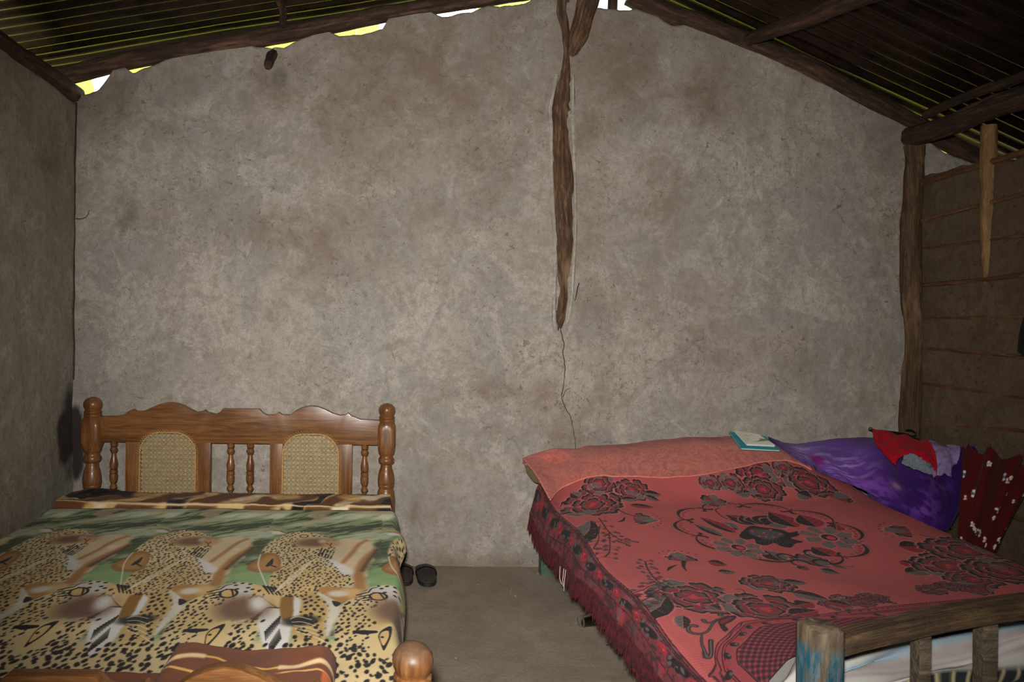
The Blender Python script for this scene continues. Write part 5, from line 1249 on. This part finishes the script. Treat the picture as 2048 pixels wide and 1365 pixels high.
# ------------------------------------------------------------------ clothes on the heap
def garment(name, rows, mat, label, nr=40, nc=48, amp=.012, k=0, th=.003, parts=None):
    G = net(rows, nr, nc); a, b = np.meshgrid(np.arange(nr)/nr, np.arange(nc)/nc, indexing='ij')
    G[..., 2] += (fbm(a*4, b*6, k, 4)-.5)*amp*2+amp*.45*np.sin(b*20+a*14+6*fbm(a*3, b*3, k+1)); G[..., 1] -= .008
    ed = (fbm(b*9, a*9, k+3, 3)-.5)*.010; G[..., 0] += ed*np.where((a < .05) | (a > .93), 1, .2)
    drape(G, th+.006); heap.add(G)
    o = make(name, np.concatenate([G.reshape(-1, 3), (G-np.array([0, 0, th])).reshape(-1, 3)]), np.concatenate([gridfaces(nr, nc, True), gridfaces(nr, nc)+nr*nc]), mat)
    return finish(o, label, 'clothing'), G
garment('lavender_garment', [[(1836, 878, 3.16), (1862, 882, 3.15), (1888, 891, 3.11), (1905, 903, 3.08), (1917, 917, 3.05)], [(1850, 903, 3.05), (1868, 902, 3.04), (1890, 906, 3.01), (1903, 915, 3.0), (1915, 926, 2.99)],
         [(1858, 928, 2.98), (1872, 926, 2.97), (1892, 926, 2.96), (1900, 931, 2.96), (1903, 927, 2.97)], [(1864, 951, 2.93), (1876, 950, 2.925), (1887, 948, 2.925), (1899, 950, 2.93), (1893, 941, 2.94)]],
        m_cloth('lavender_cotton', rgb(150, 132, 172), rgb(136, 116, 160)), 'pale lavender garment crumpled beside the red one on the purple heap', amp=.010, k=2)
garment('lace_garment', [[(1806, 902, 3.0), (1822, 902, 2.99), (1838, 906, 2.98), (1852, 916, 2.97)], [(1804, 915, 2.975), (1822, 915, 2.97), (1842, 922, 2.955), (1858, 932, 2.95)], [(1801, 926, 2.955), (1822, 936, 2.94), (1844, 943, 2.93), (1864, 948, 2.925)]],
        m_cloth('grey_lace', rgb(150, 158, 164), rgb(96, 106, 116), 240, bump=.8), 'silvery grey lace cloth peeping out under the red garment', amp=.004, k=4)
garment('red_garment', [[(1742, 857, 3.18), (1766, 862, 3.18), (1796, 867, 3.17), (1830, 879, 3.14), (1853, 892, 3.12)], [(1746, 880, 3.11), (1774, 884, 3.09), (1806, 887, 3.07), (1840, 895, 3.05), (1865, 908, 3.03)],
         [(1760, 900, 3.04), (1784, 905, 3.02), (1814, 901, 3.0), (1846, 910, 2.98), (1871, 928, 2.96)], [(1786, 929, 2.97), (1796, 924, 2.97), (1820, 906, 2.965), (1851, 927, 2.94), (1871, 966, 2.915)]],
        m_cloth('red_cotton', rgb(176, 14, 34), rgb(150, 8, 26)), 'bright red garment flung on top of the purple heap', amp=.010, k=6)
M_WIRE = m_plain('black_wire', rgb(30, 34, 30), .4, .5)
e = thing('coat_hanger', at(1800, 872, 3.2), 'black coat hanger lying behind the red garment', 'hanger')
MB().tube([at(x, y, 3.20) for x, y in [(1744, 861), (1770, 863), (1795, 866), (1815, 870), (1832, 878), (1846, 884)]], .0045, 8, sub=4).build('arm', M_WIRE, e)
MB().tube([at(x, y, 3.20) for x, y in [(1806, 868), (1818, 872), (1829, 872), (1831, 866), (1823, 861), (1812, 860)]], .0035, 8, sub=4).build('hook', M_WIRE, e)
MB().lathe(*at(1741, 858, 3.20)[:2], [(.002, at(1741, 858, 3.2)[2]-.007), (.008, at(1741, 858, 3.2)[2]-.004), (.009, at(1741, 858, 3.2)[2]), (.006, at(1741, 858, 3.2)[2]+.006), (.001, at(1741, 858, 3.2)[2]+.008)], 10).build('end_knob', m_plain('olive_knob', rgb(66, 72, 48), .5), e)

# ------------------------------------------------------------------ folded umbrella leaning upside down on the lath wall
B0 = np.array([2.195, 2.63, .005]); B1 = np.array(at(2002, 915, 2.70)); ax = B1-B0; LU = np.linalg.norm(ax); ax /= LU
s1_ = np.cross(ax, [0, 1, 0]); s1_ /= np.linalg.norm(s1_); s2_ = np.cross(ax, s1_)
e = thing('umbrella', tuple(B0), 'closed dark red umbrella with white flowers standing upside down by the lath wall', 'umbrella')
n1, n2 = 200, 400; t = np.linspace(0, 1, n1)[:, None]; th = (np.arange(n2)*2*np.pi/n2)[None]
R_ = .012+.100*t**1.15
fl_c = np.abs(np.cos(4*th)); rr_ = R_*(.62+.48*fl_c**1.4)*(1+.05*np.sin(11*th+t*7))
hh_ = .10+t*(LU-.10)*(1.0+.045*(fl_c**3-.6)*t**6)
CU = B0+ax*hh_[..., None]+s1_*(rr_*np.cos(th+.5*t))[..., None]+s2_*(rr_*np.sin(th+.5*t))[..., None]
uc = np.empty((n1, n2, 3)); uc[:] = np.array([68, 14, 15])/255.; uc *= (.85+.3*fbm(t*9+0*th, th*3+0*t, 2, 3))[..., None]
R = random.Random(4)
for i in range(80):
    f1, f2 = R.uniform(.12, .95), R.uniform(0, 6.28); i1, i2 = int(f1*(n1-1)), int(f2/6.2832*n2) % n2; cpt = CU[i1, i2]; d_ = np.linalg.norm(CU-cpt, axis=-1); big = R.random() < .25; sz = .013 if big else R.uniform(.005, .009)
    for q in range(5):
        off = s1_*math.cos(q*1.257)*sz*.8+ax*math.sin(q*1.257)*sz*.8; m = 1-sstep(sz*.38, sz*.62, np.linalg.norm(CU-cpt-off, axis=-1)); uc[:] = uc*(1-m[..., None])+np.array([206, 196, 192])/255.*m[..., None]
    m = 1-sstep(sz*.3, sz*.5, d_); uc[:] = uc*(1-m[..., None])+np.array([60, 110, 140] if big else [190, 150, 120])/255.*m[..., None]
Vu = np.concatenate([CU.reshape(-1, 3)]); make('canopy', Vu, gridfaces(n1, n2, wrap=True), M_PRINT, e, col=uc)
M_CHR = m_plain('chrome', rgb(190, 190, 190), .25, .5, 1., nz=.02)
MB().tube([B0, B0+ax*.12], [.004, .007], 10).build('ferrule', M_CHR, e); MB().tube([B0+ax*.11, B0+ax*(LU-.05)], .005, 8).build('shaft', M_CHR, e); MB().tube([B0+ax*(LU-.14), B0+ax*(LU-.03)], .014, 12).build('handle', m_plain('black_handle', rgb(22, 22, 24), .4), e)
for q in range(8):
    i2 = int(q/8*n2); P = CU[-1, i2]; MB().tube([P-ax*.006, P+ax*.010], [.0028, .0022], 6).build('rib_tip', M_CHR, e)

# ------------------------------------------------------------------ slippers, glass, bag, bits on the floor
M_RUB = m_plain('black_rubber', rgb(34, 33, 34), .55, .4, scale=120); M_RUBF = m_plain('worn_footbed', rgb(76, 68, 62), .8, .2, scale=60)
def slipper(cx, cy, L, wd, label, mir):
    e = thing('slipper', (cx, cy, .006), label, 'slipper', 'pair of black slippers by the back wall')
    n = 40; t = np.arange(n)*2*np.pi/n; ox = np.cos(t); oy = np.sin(t)
    px_ = wd/2*np.sign(ox)*np.abs(ox)**.8*(1+.10*oy)*(1-.10*np.exp(-((oy+.1)/.3)**2)); py_ = L/2*np.sign(oy)*np.abs(oy)**.75
    for nm, z0, z1, k_, mt in (('sole', .004, .020, 1, M_RUB), ('footbed', .020, .023, .93, M_RUBF)):
        V_ = [(cx+a*k_, cy+b*k_, z0) for a, b in zip(px_, py_)]+[(cx+a*k_, cy+b*k_, z1) for a, b in zip(px_, py_)]
        make(nm, V_, [list(range(n))[::-1], list(range(n, 2*n))]+[[i, (i+1) % n, n+(i+1) % n, n+i] for i in range(n)], mt, e, sharp=40)
    nb = 24; m_ = 10; Vb = []
    for i in range(m_):
        f = i/(m_-1); yy = cy+L*(-.02+.30*f)
        for j in range(nb):
            q = math.pi*j/(nb-1); hw = wd/2*(.98-.22*f**2); Vb.append((cx-hw*math.cos(q), yy-.02*math.sin(q)*(1-f), .012+(.052-.022*f)*math.sin(q)**.8))
    Vb = np.array(Vb); Vi = Vb.copy(); Vi[:, 2] = Vi[:, 2]-.004
    make('strap', np.concatenate([Vb, Vi]), np.concatenate([gridfaces(m_, nb), gridfaces(m_, nb, True)+m_*nb]), M_RUB, e)
sx = onz(853, 1160)[0]
slipper(sx, 3.265, .255, .104, 'right black rubber slipper of the pair by the wall', 1); slipper(sx-.108, 3.270, .25, .10, 'left black rubber slipper of the pair, half behind the leopard blanket', -1)
M = Mat('clear_glass'); M.b.inputs['Transmission Weight'].default_value = 1.0; M.b.inputs['IOR'].default_value = 1.48; wob = M.noise(M.obj(), 60, 2); M.bump(wob, .05, .002); M_GLASS = M.out((.97, .98, .95, 1), .03)
ga = np.array(onz(1163, 1263)[:2]); gd = np.array([.95, .31]); e = thing('glass_tumbler', (ga[0]+.055, ga[1]+.02, .004), 'small clear glass tumbler lying on the floor beside the fringe', 'glass')
prof = [(0, 0.), (.0205, 0), (.0225, .003), (.0245, .11), (.0235, .1115), (.0222, .11), (.0205, .010), (.019, .008), (0, .008)]
n = 28; V_ = []; an = math.atan2(gd[1], gd[0])
for r, h in prof:
    for i in range(n):
        q = 2*math.pi*i/n; lx, ly, lz = h, r*math.cos(q), r*math.sin(q)+.0285
        V_.append((ga[0]+lx*math.cos(an)-ly*math.sin(an), ga[1]+.02+lx*math.sin(an)+ly*math.cos(an), lz))
gl = make('tumbler', V_, gridfaces(len(prof), n, True, True), M_GLASS, e)
bm = bmesh.new(); bm.from_mesh(gl.data); bmesh.ops.remove_doubles(bm, verts=bm.verts[:], dist=1e-5); bmesh.ops.recalc_face_normals(bm, faces=bm.faces[:]); bm.to_mesh(gl.data); bm.free()
bg_ = at(2047, 655, 2.825); M_BAG = m_cloth('black_bag_cloth', rgb(26, 22, 24), rgb(18, 16, 18))
e = thing('cloth_bag', (XR-.03, bg_[1]-.05, .95), 'black bag hanging on the lath wall at the right edge of the picture', 'bag')
V_ = []
for i in range(14):
    f = i/13; z = 1.10+.205*f; hy = .075*(1-.55*f**3)*min(1, (f+.06)*5); hx_ = .020*(1-.5*f)*min(1, (f+.05)*5)
    for j in range(20):
        q = 2*math.pi*j/20; V_.append((XR-.034+hx_*math.cos(q), bg_[1]-.075+hy*math.sin(q), z))
make('pouch', V_, gridfaces(14, 20, wrap=True).tolist()+[list(range(20))[::-1], [13*20+i for i in range(20)]], M_BAG, e)
MB().tube([(XR-.03, bg_[1]-.10, 1.29), (XR-.022, bg_[1]-.075, 1.425), (XR-.03, bg_[1]-.05, 1.29)], .004, 6, sub=4).build('strap', M_BAG, e)
M_BIT = m_plain('crumb', rgb(150, 138, 120), .9, .1); M_STR = m_plain('straw', rgb(186, 172, 132), .8, .2)
for i, (px, py) in enumerate([(957, 1172), (1076, 1150), (1110, 1154), (990, 1252), (1000, 1163), (1030, 1195), (912, 1320), (1095, 1140)]):
    x, y, z = onz(px, py); r = .004+.004*random.random(); bm = bmesh.new(); bmesh.ops.create_icosphere(bm, subdivisions=1, radius=r)
    for v in bm.verts: v.co = Vector((v.co.x*random.uniform(.7, 1.5)+x, v.co.y*random.uniform(.7, 1.3)+y, v.co.z*.5+.006))
    bm.verts.index_update(); o = make('crumb', [v.co[:] for v in bm.verts], [[v.index for v in f.verts] for f in bm.faces], M_BIT, smooth=False); bm.free()
    finish(o, 'tiny crumb of plaster on the earth floor between the beds', 'crumb', 'plaster crumbs on the floor')
for (a, b, nm) in (((1020, 1192), (1024, 1180), 'short pale straw lying near the middle of the floor'), ((1212, 1295), (1232, 1293), 'thin dark twig on the floor below the fringe')):
    p, q = onz(*a), onz(*b); finish(MB().tube([(p[0], p[1], .007), (q[0], q[1], .008)], .0015, 5).build('straw', M_STR if 'pale' in nm else M_LATH), nm, 'straw')
